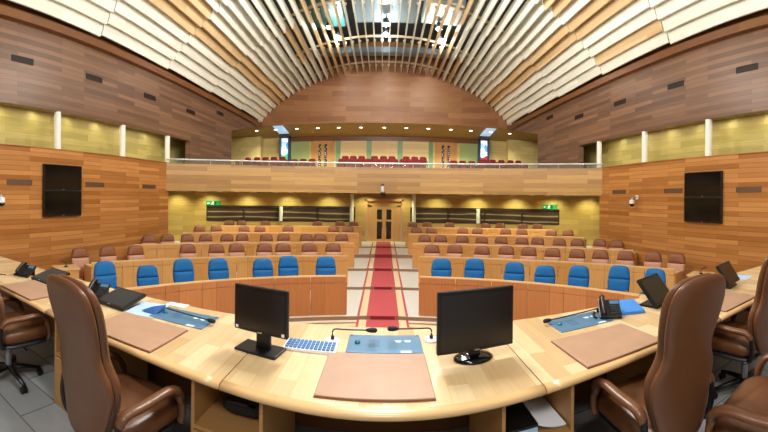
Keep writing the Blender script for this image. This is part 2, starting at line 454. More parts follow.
# portal with double door
e = empty('door_1', (0, 18.45, 0.45)); e['kind'] = 'structure'
zf = 0.45; x0, x1 = -1.0, 1.04
bm = B(); box(bm, (x0 + 0.06, 0, 1.12), (0.12, 0.3, 2.24)); box(bm, (x1 - 0.06, 0, 1.12), (0.12, 0.3, 2.24)); box(bm, (0.02, 0, 2.2), (2.04, 0.3, 0.14)); box(bm, (0.02, 0.1, 1.98), (1.8, .06, 0.34))
for s in (-1, 1): box(bm, (0.02 + s * 0.78, 0.1, 0.95), (0.2, 0.06, 1.9))
obj('door_frame', bm, 'door_wood', e)
for s in (-1, 1):
    bm = B(); cx = 0.02 + s * 0.34
    box(bm, (cx + s * 0.19, 0.08, 0.9), (0.3, 0.05, 1.8)); box(bm, (cx - s * 0.28, 0.08, 0.9), (0.12, 0.05, 1.8))
    box(bm, (cx - s * 0.09, 0.08, 0.06), (0.26, 0.05, 0.12)); box(bm, (cx - s * 0.09, 0.08, 1.74), (0.26, 0.05, 0.12)); box(bm, (cx - s * 0.09, 0.08, 1.1), (0.26, 0.05, 0.1))
    d = obj('door_leaf', bm, 'door_wood', e)
    bm = B(); box(bm, (cx - s * 0.09, 0.09, 0.9), (0.26, 0.02, 1.6)); obj('door_pane', bm, 'screen_brown', d)
    bm = B(); cyl(bm, (cx - s * 0.24, 0.02, 0.75), (cx - s * 0.24, 0.02, 1.15), 0.014); obj('door_handle', bm, 'chrome', d)

# balcony: floor slab, parapet, glass rail
RBAL = 14.5 - CY
aBal = math.asin(min(1, W / RBAL))
zp0, zp1, zrail = 2.94, 3.975, 4.19
bm = B(); slab_arc(bm, RBAL + 0.03, 16.2, -.98, .98, 2.95, 3.1, 32)
box(bm, (0, 19.2, 3.02), (24, 4.2, 0.16)); struct('floor_balcony', bm, 'under_paint')
bm = B(); strip(bm, arc(RBAL, -aBal, aBal, 40), zp0, zp1, 0.12); struct('wall_parapet', bm, 'parapet_wood')
bm = B(); strip(bm, arc(RBAL - 0.02, -aBal, aBal, 40), zp1, zp1 + 0.03, 0.16); strip(bm, arc(RBAL - 0.02, -aBal, aBal, 40), zp0 - 0.005, zp0 + 0.03, 0.14); struct('trim_parapet', bm, 'parapet_wood')
g = empty('balcony_railing', polar(RBAL, 0, zp1))
tag(g, 'long glass balustrade with slim steel handrail on top of the balcony parapet', 'railing')
off = Vector(g.location)
bm = B(); strip(bm, [p - off for p in arc(RBAL + 0.05, -aBal, aBal, 40)], 0.03, 0.2, 0.012); obj('glass_panel', bm, 'rail_glass', g)
bm = B(); tube(bm, [Vector((p.x - off.x, p.y - off.y, 0.21)) for p in arc(RBAL + 0.056, -aBal, aBal, 40)], 0.03, 8); obj('handrail', bm, 'rail_steel', g, True)
for k in range(15):
    a = -aBal + 2 * aBal * (k + .5) / 15; p = polar(RBAL + 0.08, a) - off
    bm = B(); cyl(bm, (p.x, p.y, 0.03), (p.x, p.y, 0.2), 0.008, n=8); obj('railing_post', bm, 'rail_steel', g)

# rear gallery: raked floor, rear wall, soffit, upper rear wall under the vault
GB = 24.0
for i, (ya, yb, z) in enumerate(((16.5, 19.6, 3.5), (19.6, 20.9, 4.1), (20.9, 24.4, 4.42))):
    wallbox('floor_gallery_%d' % (i + 1), -11.8, 11.8, ya, yb, 3.1, z, 'under_paint')
zs0, zs1 = EYE + 4.6, EYE + 4.2
bm = B(); quad(bm, [(-8.3, YT, zs0), (8.3, YT, zs0), (12, GB + .1, zs1), (-12, GB + .1, zs1)])
for s in (-1, 1): quad(bm, [(s * 8.0, 17.0, zs0 + .02), (s * 12, 17.0, zs0 + .02), (s * 12, GB + .1, zs1), (s * 8.3, YT, zs0)])
struct('ceiling_gallery', bm, 'soffit_paint')
bm = B()
def gx(px, y=GB): return y * tan(th(px))
box(bm, (0, GB + 0.1, (4.42 + zs1) / 2), (24, 0.2, zs1 - 4.42 + 0.1)); struct('wall_gallery', bm, 'gallery_wood')
for sd, s in (('left', -1), ('right', 1)):
    wallbox('wall_gallery_' + sd, s * 11.9, s * 12.0, 17, GB, 3.1, zs0, 'gallery_wood')
    wallbox('wall_gallery_block_' + sd, s * abs(gx(260.5, 23.5)), s * 11.9, 23.4, GB, 4.42, zs1 + .08, 'gallery_wood')
bm = B(); zt0 = EYE + 57 * GB / 350
box(bm, (0, GB - 0.06, (zt0 + zs1) / 2), (abs(gx(290)) + abs(gx(478)), 0.1, zs1 - zt0)); struct('gallery_shade_band', bm, 'trim_wood')  # dark band stands in for the shadowed strip above the panels
k = 0
for pa, pb, mt in ((291, 309, 'green_panel'), (459, 477, 'green_panel'), (335, 340, 'green_strip'), (366, 371, 'green_strip'), (397, 402, 'green_strip'), (428, 432.5, 'green_strip'), (340, 366, 'cream_panel'), (371, 397, 'cream_panel'), (402, 428, 'cream_panel')):
    k += 1; bm = B(); xa, xb = gx(pa), gx(pb)
    box(bm, ((xa + xb) / 2, GB - 0.02, (4.42 + zt0) / 2), (xb - xa - 0.02, 0.05, zt0 - 4.42)); struct('wall_panel_%d' % k, bm, mt)
for i, (pa, pb) in enumerate(((311, 334), (434, 456))):
    xa, xb = gx(pa), gx(pb); c = (xa + xb) / 2; w = xb - xa
    e = empty('door_%d' % (i + 2), (c, GB - 0.05, 4.42)); e['kind'] = 'structure'
    bm = B(); h = zt0 - 4.42
    for s in (-1, 1): box(bm, (s * (w / 2 - .06), 0, h / 2), (0.1, 0.12, h))
    box(bm, (0, 0, h - .05), (w, 0.12, 0.1)); obj('door_frame', bm, 'door_wood', e)
    for s in (-1, 1):
        bm = B(); box(bm, (s * w * .22, 0, h / 2 - .05), (w * .42, 0.05, h - .1)); d = obj('door_leaf', bm, 'door_wood', e)
        bm = B(); box(bm, (s * w * .13, -.03, h / 2), (w * .1, 0.02, h * .8)); obj('door_pane', bm, 'screen_black', d)
        bm = B(); rr = random.Random(i * 2 + s)
        for q in range(12): box(bm, (s * w * .13 + rr.uniform(-.05, .05), -.045, h * .15 + q * h * .06), (0.07, 0.01, rr.uniform(.03, .09)))
        obj('pane_pattern', bm, 'paper', d)
for i, (pa, pb, mt) in enumerate(((279.5, 289.5, 'stained_green'), (478, 488, 'stained_red'))):
    xa, xb = gx(pa, 23.3), gx(pb, 23.3); c = (xa + xb) / 2; w = xb - xa
    e = empty('window_%d' % (i + 3), (c, 23.3, 4.42)); e['kind'] = 'structure'
    h = zs1 - 4.42 - .02
    bm = B(); box(bm, (0, 0.05, h / 2), (w - .16, 0.06, h - .1)); obj('pane', bm, mt, e)
    bm = B()
    for s in (-1, 1): box(bm, (s * (w / 2 - .05), 0.05, h / 2), (0.1, 0.5, h))
    box(bm, (0, 0.05, h - .06), (w, 0.3, 0.12)); obj('window_frame', bm, 'frame_blue', e)
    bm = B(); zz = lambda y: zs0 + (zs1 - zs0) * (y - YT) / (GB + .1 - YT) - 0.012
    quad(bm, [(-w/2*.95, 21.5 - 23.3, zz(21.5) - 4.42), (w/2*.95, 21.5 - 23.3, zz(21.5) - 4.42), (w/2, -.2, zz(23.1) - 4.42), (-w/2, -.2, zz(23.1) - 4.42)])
    obj('blue_soffit_glow', bm, 'blue_glow', e)  # glowing panel added for the blue light cast on the soffit

# vault profile (half width, height above the eye)
PROF = [(0, 7.72), (1.3, 7.68), (2.54, 7.53), (3.49, 7.32), (4.94, 6.8), (5.8, 6.42), (6.55, 5.98), (7.05, 5.6), (7.55, 5.15), (7.95, 4.72)]
def prof_pts():
    right = smooth_path([(x, 0, z) for x, z in PROF], 8)
    full = [Vector((-p.x, 0, p.z)) for p in right[:0:-1]] + right
    return full
VP = prof_pts()
cum = [0.0]
for a, b in zip(VP, VP[1:]): cum.append(cum[-1] + (b - a).length)
def vault(u):
    s = u * cum[-1]
    for i in range(len(cum) - 1):
        if cum[i + 1] >= s:
            t = (s - cum[i]) / (cum[i + 1] - cum[i]); p = VP[i].lerp(VP[i + 1], t); d = (VP[i + 1] - VP[i]).normalized(); return p, d
    return VP[-1], (VP[-1] - VP[-2]).normalized()
# upper rear wall
bm = B(); lay = bm.loops.layers.uv.verify()
N = 48; pts = [vault(i / N)[0] for i in range(N + 1)]
for i in range(N):
    a, b = pts[i], pts[i + 1]
    quad(bm, [(a.x, YT, zs0), (b.x, YT, zs0), (b.x, YT, EYE + b.z + 2.4), (a.x, YT, EYE + a.z + 2.4)],
         [(a.x, zs0), (b.x, zs0), (b.x, EYE + b.z + .5), (a.x, EYE + a.z + .5)])
box(bm, (0, YT + 0.05, zs0 + 0.02), (16, 0.12, 0.05))
struct('wall_tympanum', bm, 'tympanum_wood')

# ceiling: dark shell, slats in bays, cross ribs and plant above
JY = [-3.3, 0.25, 3.8, 7.4, 10.95, 14.45, 18.0, YT - 0.02]
bm = B()
for i in range(N):
    a, b = pts[i], pts[i + 1]
    f = lambda p: (p.x * 1.06, EYE + p.z + 1.5 * (1 - (abs(p.x) / 8.6) ** 2) + .35)
    (ax, az), (bx, bz) = f(a), f(b)
    quad(bm, [(ax, -4, az), (bx, -4, bz), (bx, YT + .1, bz), (ax, YT + .1, az)])
ceil = struct('ceiling', bm, 'shell_dark')
NS = 46
gold = {4, 5, 14, 15, 16, 17}  # gold rows put bands of differing light into the slat colour
for b in range(len(JY) - 1):
    ya, yb = JY[b] + 0.03, JY[b + 1] - 0.03
    bmp = B(); lay = bmp.loops.layers.uv.verify()
    for i in range(NS):
        u = (i + 0.5) / NS; p, d = vault(u)
        k = min(i, NS - 1 - i)
        h = 0.60 if k < 5 else (0.47 if k < 9 else (0.34 if k < 14 else 0.28))
        s = -1 if p.x < 0 else 1
        lean = (0.24 if k < 7 else 0.14) * max(0.0, min(1, (abs(p.x) - 1.5) / 5.5))
        q0 = Vector((p.x, 0, EYE + p.z)); q1 = q0 + Vector((-s * lean, 0, h))
        mi = 1 if (k in gold or random.random() < 0.06) else 0
        tt = 0.022
        dz0, dz1 = 0.05, -0.03
        vs = []
        for y, dz in ((ya, dz0), (yb, dz1)):
            for q in (q0, q1):
                for sx in (-1, 1): vs.append(bmp.verts.new((q.x + sx * tt, y, q.z + dz)))
        idx = ((0, 2, 6, 4), (1, 3, 7, 5), (0, 1, 5, 4), (2, 3, 7, 6), (0, 1, 3, 2), (4, 5, 7, 6))
        for f in idx:
            fc = bmp.faces.new([vs[j] for j in f]); fc.material_index = mi
            for l in fc.loops: l[lay].uv = (l.vert.co.y + i * 1.37, l.vert.co.z + i * .7)
    o = obj('slat_bay', bmp, ['slat_pale', 'slat_gold'], ceil)
    # cross rib behind the slats at the far end of the bay, with pale brackets
    bmr = B(); prev = None
    rib = []
    for i in range(N + 1):
        p = pts[i]; rib.append(Vector((p.x * 0.995, JY[b + 1], EYE + p.z + 0.62)))
    tube(bmr, rib, 0.06, 6); obj('cross_rib', bmr, 'beam_pale', ceil)
    bmk = B()
    for i in range(NS):
        k = min(i, NS - 1 - i)
        if k < 7: continue
        p, d = vault((i + .5) / NS); box(bmk, (p.x, JY[b + 1], EYE + p.z + 0.40), (0.13, 0.09, 0.09))
    obj('slat_bracket', bmk, 'beam_pale', ceil)
# plant above the crown between the slats
for nm, mt, c, s in (('ceiling_duct', 'duct_grey', (0.0, 16.3, 11.75), (3.0, 2.4, 0.5)), ('ceiling_duct', 'duct_pale', (2.6, 16.0, 11.5), (1.8, 2.0, 0.4)),
                     ('ceiling_duct', 'duct_teal', (-2.9, 16.0, 11.4), (1.9, 2.4, 0.4)), ('ceiling_duct', 'duct_grey', (0, 12.7, 11.8), (4.6, 2.2, 0.4)),
                     ('ceiling_duct', 'duct_pale', (-3.4, 12.6, 11.3), (1.2, 2.2, 0.4)), ('ceiling_duct', 'duct_pale', (3.6, 12.6, 11.3), (1.2, 2.2, 0.4))):
    bm = B(); box(bm, c, s); o = struct(nm, bm, mt, bevel=0.05)
bm = B(); box(bm, (0, 19.7, 11.0), (10, 0.5, 0.3)); struct('ceiling_beam', bm, 'duct_grey')

# ceiling spotlights
def spot(px, py, y, label):
    c = Vector((y * tan(th(px)), y, EYE + (hor(px) - py) / 350 * y / cos(th(px))))
    e = empty('ceiling_spotlight', c); tag(e, label, 'spotlight', 'spotlights above the slatted ceiling')
    bm = B(); cyl(bm, (0, 0.0, 0.03), (0, 0.06, 0.3), 0.16, 0.12, 16); obj('lamp_housing', bm, 'dark_grey', e, True)
    bm = B(); lathe(bm, [(0.02, -0.05), (0.10, -0.035), (0.15, 0.0), (0.15, 0.03), (0.05, 0.04)], 16); obj('lamp_lens', bm, 'lamp_glow', e, True)
    bm = B(); cyl(bm, (0, 0.06, 0.3), (0, 0.06, 1.0), 0.025, n=8); obj('lamp_stem', bm, 'dark_grey', e)
    return c
lampc = []
for px, py, y, l in ((336, 38, 17.2, 'bright spotlight above the slats, lower one of the left pair'), (327.5, 28, 16.6, 'bright spotlight above the slats, upper one of the left pair'),
                     (384, 35, 17.3, 'bright spotlight above the slats at the crown, lower of two'), (384, 25, 16.6, 'bright spotlight above the slats at the crown, upper of two'),
                     (438, 41, 17.2, 'bright spotlight above the slats, lower one of the right pair'), (437, 29, 16.6, 'bright spotlight above the slats, upper one of the right pair')):
    lampc.append(spot(px, py, y, l))

# white columns standing in the side slots
for s, sd in ((-1, 'left'), (1, 'right')):
    for k, y in enumerate((3.3, 5.99, 8.72, 11.34) if s < 0 else (3.3, 6.09, 8.81, 11.5)):
        bm = B(); cyl(bm, (s * (W + .1), y, SLOTB), (s * (W + .1), y, SL1), 0.1, n=20); struct('column_%s_%d' % (sd, k + 1), bm, 'white_paint', smooth=False)
for k, px in enumerate((352, 414)):
    bm = B(); y = 18.1; cyl(bm, (y * tan(th(px)), y, 0.4), (y * tan(th(px)), y, 2.95), 0.1, n=20); struct('column_rear_%d' % (k + 1), bm, 'white_paint')
for k, px in enumerate((281, 478.5)):
    p = polar(RB - .12, ray_arc(px, RB - .12)); bm = B(); cyl(bm, (p.x, p.y, zw0), (p.x, p.y, zw1), 0.1, n=20); struct('column_booth_%d' % (k + 1), bm, 'white_paint')

# podium front and desk front
# ================================================================== ROWS OF THE HEMICYCLE
R = [8.0, 10.28, 12.5, 14.7, 16.6]
ZT = [0.97, 1.046, 1.134, 1.258, 1.385]
ZF = [0.08, 0.156, 0.244, 0.388, 0.45]
amax = [1.35, 1.22, 1.02, 0.82, 0.62]
for k in range(5):
    r0 = R[k] - CY; r1 = (R[k + 1] - CY) if k < 4 else RB
    a = (1.3, 1.45, 1.2, 1.0, .85)[k]
    bm = B(); slab_arc(bm, r0 - 0.12, r1 + 0.3, -a, a, 0.001, ZF[k], 40); struct('floor_row_%d' % (k + 1), bm, 'stone_white')
    bm = B(); strip(bm, arc(r0 - 0.125, -a, a, 40), 0.0 if k == 0 else ZF[k - 1], ZF[k] + .001, -0.006); struct('trim_step_%d' % (k + 1), bm, 'stone_brown')
ROWN = ['first', 'second', 'third', 'fourth', 'fifth']
def bench(k, s):
    r = R[k] - CY; zf = ZF[k]; zt = ZT[k]; H = zt - zf
    a0 = math.asin((0.835 if k == 0 else 1.05) / r)
    half = W - 0.25
    a1 = [1.22, 1.19, math.asin(7.7 / (r)) if r > 7.7 else 1.0, math.asin(min(1, 7.6 / r)), math.asin(min(1, 7.5 / r))][k]
    if k == 1: a1 = 1.19
    if k == 2: a1 = 0.95
    am = s * (a0 + a1) / 2
    e = empty('curved_bench_desk', polar(r, am, zf))
    side = 'left' if s < 0 else 'right'
    tag(e, '%s curved wooden desk of the %s row, %s of the red carpet aisle' % ('long orange' if k == 0 else 'long pale', ROWN[k], side), 'desk', 'curved desks of the hemicycle')
    o = Vector(e.location)
    mt = 'bench_orange' if k == 0 else 'bench_pale'
    n = max(4, int(round(r * (a1 - a0) / 0.78)))
    for i in range(n):
        b0 = s * (a0 + (a1 - a0) * i / n); b1 = s * (a0 + (a1 - a0) * (i + 1) / n)
        g = s * 0.007 / r
        bm = B(); strip(bm, [p - o for p in arc(r, b0 + g, b1 - g, 3)], 0.0, H - 0.165, -0.03 * s, i * .78)
        fp = obj('front_panel', bm, mt, e)
        bm = B(); strip(bm, [p - o for p in arc(r + 0.004, b0 + g, b1 - g, 3)], H - 0.155, H - 0.03, -0.03 * s, i * .78)
        obj('upper_band', bm, mt, fp)
    bm = B(); slab_arc(bm, r - 0.012, r + 0.05, s * a0, s * a1, H - 0.028 + zf, H + zf, 24)
    for v in bm.verts: v.co -= o
    obj('top_rail', bm, 'bench_edge', e)
    bm = B(); slab_arc(bm, r + 0.032, r + 0.55, s * a0, s * a1, H - 0.17 + zf, H - .14 + zf, 24)
    for v in bm.verts: v.co -= o
    obj('desktop', bm, 'bench_edge', e)
    for q, aa in enumerate((a0, a1)):
        p = polar(r + 0.27, s * aa) - o
        bm = B(); box(bm, (p.x, p.y, H / 2 - .07), (0.035, 0.54, H - 0.14), rotz(-s * aa)); obj('end_panel', bm, mt, e)
    if k > 0:
        p = polar(r + .75, s * (a0 + .01)) - o
        bm = B(); box(bm, (p.x, p.y, H * .42), (0.05, 0.05, H * .84), rotz(-s * a0)); obj('end_leg', bm, 'bench_pale', e)
    bm = B(); strip(bm, [p - o for p in arc(r + 0.02, s * a0, s * a1, 12)], 0, 0.06, 0.02); obj('plinth', bm, 'stone_brown', e)
for k in range(5):
    for s in (-1, 1): bench(k, s)
# side return desk ends by the walls behind the first rows
for s, sd in ((-1, 'left'), (1, 'right')):
    p = polar(R[1] - CY + .35, s * 1.27); e = empty('return_desk', (p.x, p.y, ZF[1] + .001), -s * 1.2)
    tag(e, 'short low wooden return desk against the %s wall, past the second row' % sd, 'desk', 'return desks by the side walls')
    bm = B(); box(bm, (0, 0, .36), (0.55, 0.5, .72)); obj('body', bm, 'bench_pale', e)
    bm = B(); box(bm, (0, 0, .735), (0.6, 0.55, .03)); obj('desktop', bm, 'bench_edge', e)
    m = empty('desk_microphone', (p.x, p.y, ZF[1] + .75)); tag(m, 'small black gooseneck microphone on the return desk by the %s wall' % sd, 'microphone')
    bm = B(); lathe(bm, [(.05, 0), (.05, .02), (.02, .03)], 12); obj('base', bm, 'black_plastic', m)
    bm = B(); tube(bm, smooth_path([(0, 0, .02), (0, 0, .1), (.1 * s, 0, .13), (.22 * s, 0, .13)], 4), 0.012, 8); obj('neck', bm, 'dark_grey', m, True)

# ------------------------------------------------------------------ carpet runner: one object over the steps
e = empty('carpet_runner', (0, 6.9, 0)); tag(e, 'long red runner with cream borders climbing the central aisle', 'carpet')
def runner(name, xa, xb, mat, lift=0.006):
    bm = B(); y = 4.0 - 6.9; z = lift; prof = [(y, z)]
    for k in range(5):
        yr = R[k] - 0.13 - 6.9
        prof.append((yr - lift, z)); z = ZF[k] + lift; prof.append((yr - lift, z))
    prof.append((18.3 - 6.9, z))
    lay = bm.loops.layers.uv.verify()
    for a, b in zip(prof, prof[1:]):
        f = bm.faces.new([bm.verts.new(p) for p in ((xa, a[0], a[1]), (xb, a[0], a[1]), (xb, b[0], b[1]), (xa, b[0], b[1]))])
        f.material_index = 1 if abs(a[0] - b[0]) < 1e-6 else 0
    return obj(name, bm, [mat, 'carpet_dark'] if mat == 'carpet_red' else [mat, 'stone_brown'], e)
runner('red_field', -0.36, 0.36, 'carpet_red', 0.010)
for s in (-1, 1):
    runner('cream_border', min(s * .36, s * .52), max(s * .36, s * .52), 'carpet_cream', 0.009)
    runner('edge_stripe', min(s * .52, s * .575), max(s * .52, s * .575), 'carpet_red', 0.0085)
# woven rug in front of the first row, its curved bands
e = empty('floor_rug', (0, 6.5, 0)); tag(e, 'cream rug with faint red and gold bands lying before the first row', 'rug')
ofs = Vector((0, 6.5, 0))
for nm, ra, rb, mt, z in (('rug_field', 3.2, 4.5, 'carpet_cream', .004), ('rug_band', 4.1, 4.16, 'carpet_red', .006), ('rug_band', 3.8, 3.92, 'carpet_red', .006), ('rug_band', 4.34, 4.42, 'stone_brown', .006)):
    bm = B(); slab_arc(bm, ra, rb, -1.2, 1.2, 0.001, z, 30)
    for v in bm.verts: v.co -= ofs
    obj(nm, bm, mt, e)

# ------------------------------------------------------------------ hall chairs
def hall_chair(name, main, low, parent=None):
    e = empty(name)
    tilt = lambda v: Vector((v.x, v.y - 0.18 * (v.z - 0.45), v.z))
    def ol(ws, z0, z1, rt):
        # outline from bottom width to top width with rounded top corners
        w0, w1 = ws; pts_ = [(-w0 / 2, z0 + .02), (-w0 / 2 + .02, z0), (-w0 / 4, z0), (0, z0), (w0 / 4, z0), (w0 / 2 - .02, z0), (w0 / 2, z0 + .02), ((w0 + w1) / 4, (z0 + z1 - rt) / 2)]
        for k in range(7): t = PI / 2 * k / 6; pts_.append((w1 / 2 - rt + rt * cos(t), z1 - rt + rt * sin(t)))
        pts_.append((0, z1 + .006))
        for k in range(7): t = PI / 2 + PI / 2 * k / 6; pts_.append((-w1 / 2 + rt + rt * cos(t), z1 - rt + rt * sin(t)))
        pts_.append((-(w0 + w1) / 4, (z0 + z1 - rt) / 2)); return pts_
    bm = B(); pad(bm, ol((.535, .48), .86, 1.145, .13), 0.13, warp=tilt, crown=0.012, p=9); obj('headrest_cushion', bm, main, e, True, loc=(0, -0.22, 0))
    bm = B(); pad(bm, ol((.50, .535), .56, .865, .03), 0.13, warp=tilt, crown=0.012, p=9); obj('lumbar_cushion', bm, low, e, True, loc=(0, -0.215, 0))
    o3 = [(x, y) for x, y in rounded(0.46, 0.5, 0.08, 4)]
    bm = B(); pad(bm, o3, 0.13, 'XY', crown=0.01); obj('seat', bm, main, e, True, loc=(0, 0.03, 0.45))
    for s in (-1, 1):
        bm = B(); tube(bm, smooth_path([(s * .23, -.2, .46), (s * .235, -.2, .6), (s * .235, -.1, .64), (s * .235, .1, .64), (s * .235, .17, .58), (s * .22, .17, .42)], 4), 0.024, 8)
        obj('armrest', bm, 'silver', e, True)
    bm = B(); cyl(bm, (0, 0, 0.07), (0, 0, 0.4), 0.03, n=10); obj('stem', bm, 'dark_grey', e)
    bm = B(); lathe(bm, [(0.26, 0), (0.26, 0.02), (0.05, 0.06), (0.03, 0.08)], 16); obj('base', bm, 'dark_grey', e)
    return e
blue0 = hall_chair('blue_chair', 'blue_fabric', 'blue_fabric'); brown0 = hall_chair('brown_chair', 'hall_leather', 'hall_leather_light')
first = {'b': True, 'n': True}
def place(proto, key, px, rho, zf, label, group, zs=1.0, jit=0.0):
    a = ray_arc(px, rho + .33); p = polar(rho, a, zf)
    if zf < .4 and abs(p.x) > W - .45: p.x = math.copysign(W - .45, p.x)
    o = proto if first[key] else dup(proto)
    first[key] = False
    o.location = p; o.rotation_euler = (0, 0, PI - a + jit); o.scale = (1, 1, zs)
    tag(o, label, 'chair', group)
rj = random.Random(3)
BL = [(326, 257), (289, 256.5), (263, 259), (219, 259), (184, 259.5), (147, 266), (104, 262)]
BR = [(443, 259), (475, 259), (515, 262.5), (547, 266), (580, 266), (621, 266), (656, 269)]
for lst, side in ((BL, 'left'), (BR, 'right')):
    for i, (px, py) in enumerate(lst):
        rho = R[0] - CY + 0.84; a = ray_arc(px, rho + .33); p = polar(rho + .33, a); r = math.hypot(p.x, p.y)
        zt = EYE - (py - hor(px)) / FC * r
        place(blue0, 'b', px, rho, ZF[0], 'blue padded chair behind the first-row desk, %s from the aisle on the %s' % (ORD[i], side), 'blue chairs of the first row', max(.9, min(1.12, (zt - ZF[0]) / 1.14)), rj.uniform(-.08, .08))
ROWS = {1: ([333, 310.6, 284, 264, 237, 216, 188, 136.7, 108.8, 80.8], [433.4, 454.7, 482, 506.8, 529, 553, 578, 602, 627.4, 655, 676.6]),
        2: ([343, 320.7, 306.4, 284, 266, 243.4, 227.8, 205.5, 188, 167, 144], [424.8, 442, 463.6, 481.6, 501, 522.4, 537.5, 560.5, 578.7, 600, 619.6]),
        3: ([348.5, 334, 288.4, 260.5, 244, 216.5, 199], [417, 432, 462.6, 477.7, 505.8, 522.7, 551, 569]),
        4: ([354, 340, 317.4, 265.5, 241.7, 229], [413, 427, 449.5, 486, 500, 523, 537.5])}
for k, (l, r_) in ROWS.items():
    for lst, side in ((l, 'left'), (r_, 'right')):
        for i, px in enumerate(lst):
            place(brown0, 'n', px, R[k] - CY + 0.80, ZF[k], 'brown leather chair behind the %s-row desk, %s from the aisle on the %s' % (ROWN[k], ORD[i], side), 'brown chairs of the %s row' % ROWN[k], {1: .955, 2: .935, 3: .92, 4: .955}[k] * rj.uniform(.985, 1.015), rj.uniform(-.1, .1))

# ------------------------------------------------------------------ gallery seats
seat0 = empty('gallery_seat')
bm = B(); pad(bm, [(x, z + .68) for x, z in rounded(.45, .5, .12, 4)], .1); obj('backrest', bm, 'red_fabric', seat0, True, loc=(0, .2, 0))
bm = B(); pad(bm, rounded(.42, .44, .08, 4), .1, 'XY'); obj('seat', bm, 'red_fabric', seat0, True, loc=(0, -.02, .42))
for s in (-1, 1):
    bm = B(); box(bm, (s * .228, 0, .32), (.035, .3, .64)); obj('armrest', bm, 'black_plastic', seat0)
fs = True
GS = [('front', 20.2, 4.1, [237, 247, 256.5, 265.5, 274, 283, 293, 302, 311], 'left group'), ('back', 21.5, 4.42, [246.5, 255.6, 264, 272.5, 281], 'left group'),
      ('front', 20.2, 4.1, [341, 350, 358.5, 367, 376, 385, 394, 403, 412, 421], 'middle group'), ('back', 21.5, 4.42, [344.5, 352.5, 361, 374, 383, 391.5, 406, 414.5, 423], 'middle group'),
      ('front', 20.2, 4.1, [454, 463, 472, 481, 490, 499, 508, 517, 526], 'right group'), ('back', 21.5, 4.42, [484, 493, 502, 511, 519], 'right group')]
for nm, y, z, pxs, grp in GS:
    for i, px in enumerate(pxs):
        o = seat0 if fs else dup(seat0); fs = False
        o.location = (y * tan(th(px)), y, z); o.rotation_euler = (0, 0, 0)
        tag(o, 'red gallery seat, %s row of the %s, %s from its left end' % (nm, grp, ORD[i]), 'seat', 'red seats of the gallery')

# ------------------------------------------------------------------ lamps recessed in the soffits, and fill lights added beside them
def downlight(loc, label, group, r=0.09):
    e = empty('recessed_downlight', loc); tag(e, label, 'downlight', group)
    bm = B(); lathe(bm, [(r * 1.25, 0.0), (r * 1.3, -0.012), (r, -0.02), (r, 0.0)], 16); obj('lamp_ring', bm, 'white_plastic', e, True)
    bm = B(); lathe(bm, [(r * .98, -0.006), (r * .98, -0.018)], 16); obj('lamp_diffuser', bm, 'downlight_glow', e)
def spotlamp(loc, energy, col=(1, .93, .75), ang=110, blend=.7, rad=.08, aim=(0, 0, -1)):
    l = bpy.data.lights.new('lamp', 'SPOT'); l.energy = energy; l.color = col; l.spot_size = math.radians(ang); l.spot_blend = blend; l.shadow_soft_size = rad
    o = bpy.data.objects.new('lamp', l); COL.objects.link(o); o.location = loc
    o.rotation_euler = Vector(aim).to_track_quat('-Z', 'Y').to_euler()
    return o
for s, sd, pxs in ((-1, 'left', (0, 36, 70, 99, 125, 148)), (1, 'right', (764, 728, 696, 667, 641, 619))):
    for i, px in enumerate(pxs):
        y = (W + .85) / abs(tan(th(px))); loc = (s * (W + .85), y, SL1 + .215)
        downlight(loc, 'small round downlight over the %s side passage, %s from the near end' % (sd, ORD[i]), 'downlights of the side passages')
        spotlamp((loc[0], loc[1], loc[2] - .03), 9, (1, .98, .85), 172, 1.0)
for s in (-1, 1):
    l = bpy.data.lights.new('passage_fill', 'AREA'); l.shape = 'RECTANGLE'; l.size = .35; l.size_y = 15; l.energy = 75; l.color = (1, .98, .74)  # hidden area light added as even fill for the passage
    o = bpy.data.objects.new('passage_fill', l); COL.objects.link(o); o.location = (s * (W + .55), 4.5, SL1 + .19)
for i, px in enumerate((256, 275, 296, 317, 338, 360, 383.5, 405.5, 427.5, 450, 470, 490, 509)):
    y = 22.2; z = zs0 + (zs1 - zs0) * (y - YT) / (GB + .1 - YT)
    x = y * tan(th(px)); downlight((x, y, z - .004), 'round downlight in the gallery ceiling, %s from the left' % ORD[i], 'downlights of the gallery ceiling', .11)
    spotlamp((x, y, z - .05), 240, (1, .93, .7), 120)
UL = [200, 220, 237, 254, 275, 291, 310, 328, 445, 461, 478, 495, 513, 532, 548, 567]
for i, px in enumerate(UL):
    rho = RBAL + (.8 if i % 2 else 1.6); a = ray_arc(px, rho); p = polar(rho, a, 2.95)
    downlight(tuple(p), 'round downlight under the balcony, %s from the %s' % (ORD[i if i < 8 else 15 - i], 'left end' if i < 8 else 'right end'), 'downlights under the balcony', .09)
    spotlamp((p.x, p.y, p.z - .04), 75, (1, .95, .62), 125)
for px in (180, 212, 250, 290, 330, 366, 402, 436, 476, 514, 552, 586):  # the two beside the portal are added to brighten the door
    rho = RB - .75; a = ray_arc(px, rho); p = polar(rho, a, 2.93)
    spotlamp(p, 115, (.95, 1, .6), 120, .9, .06, (sin(a) * .45, cos(a) * .45, -1))

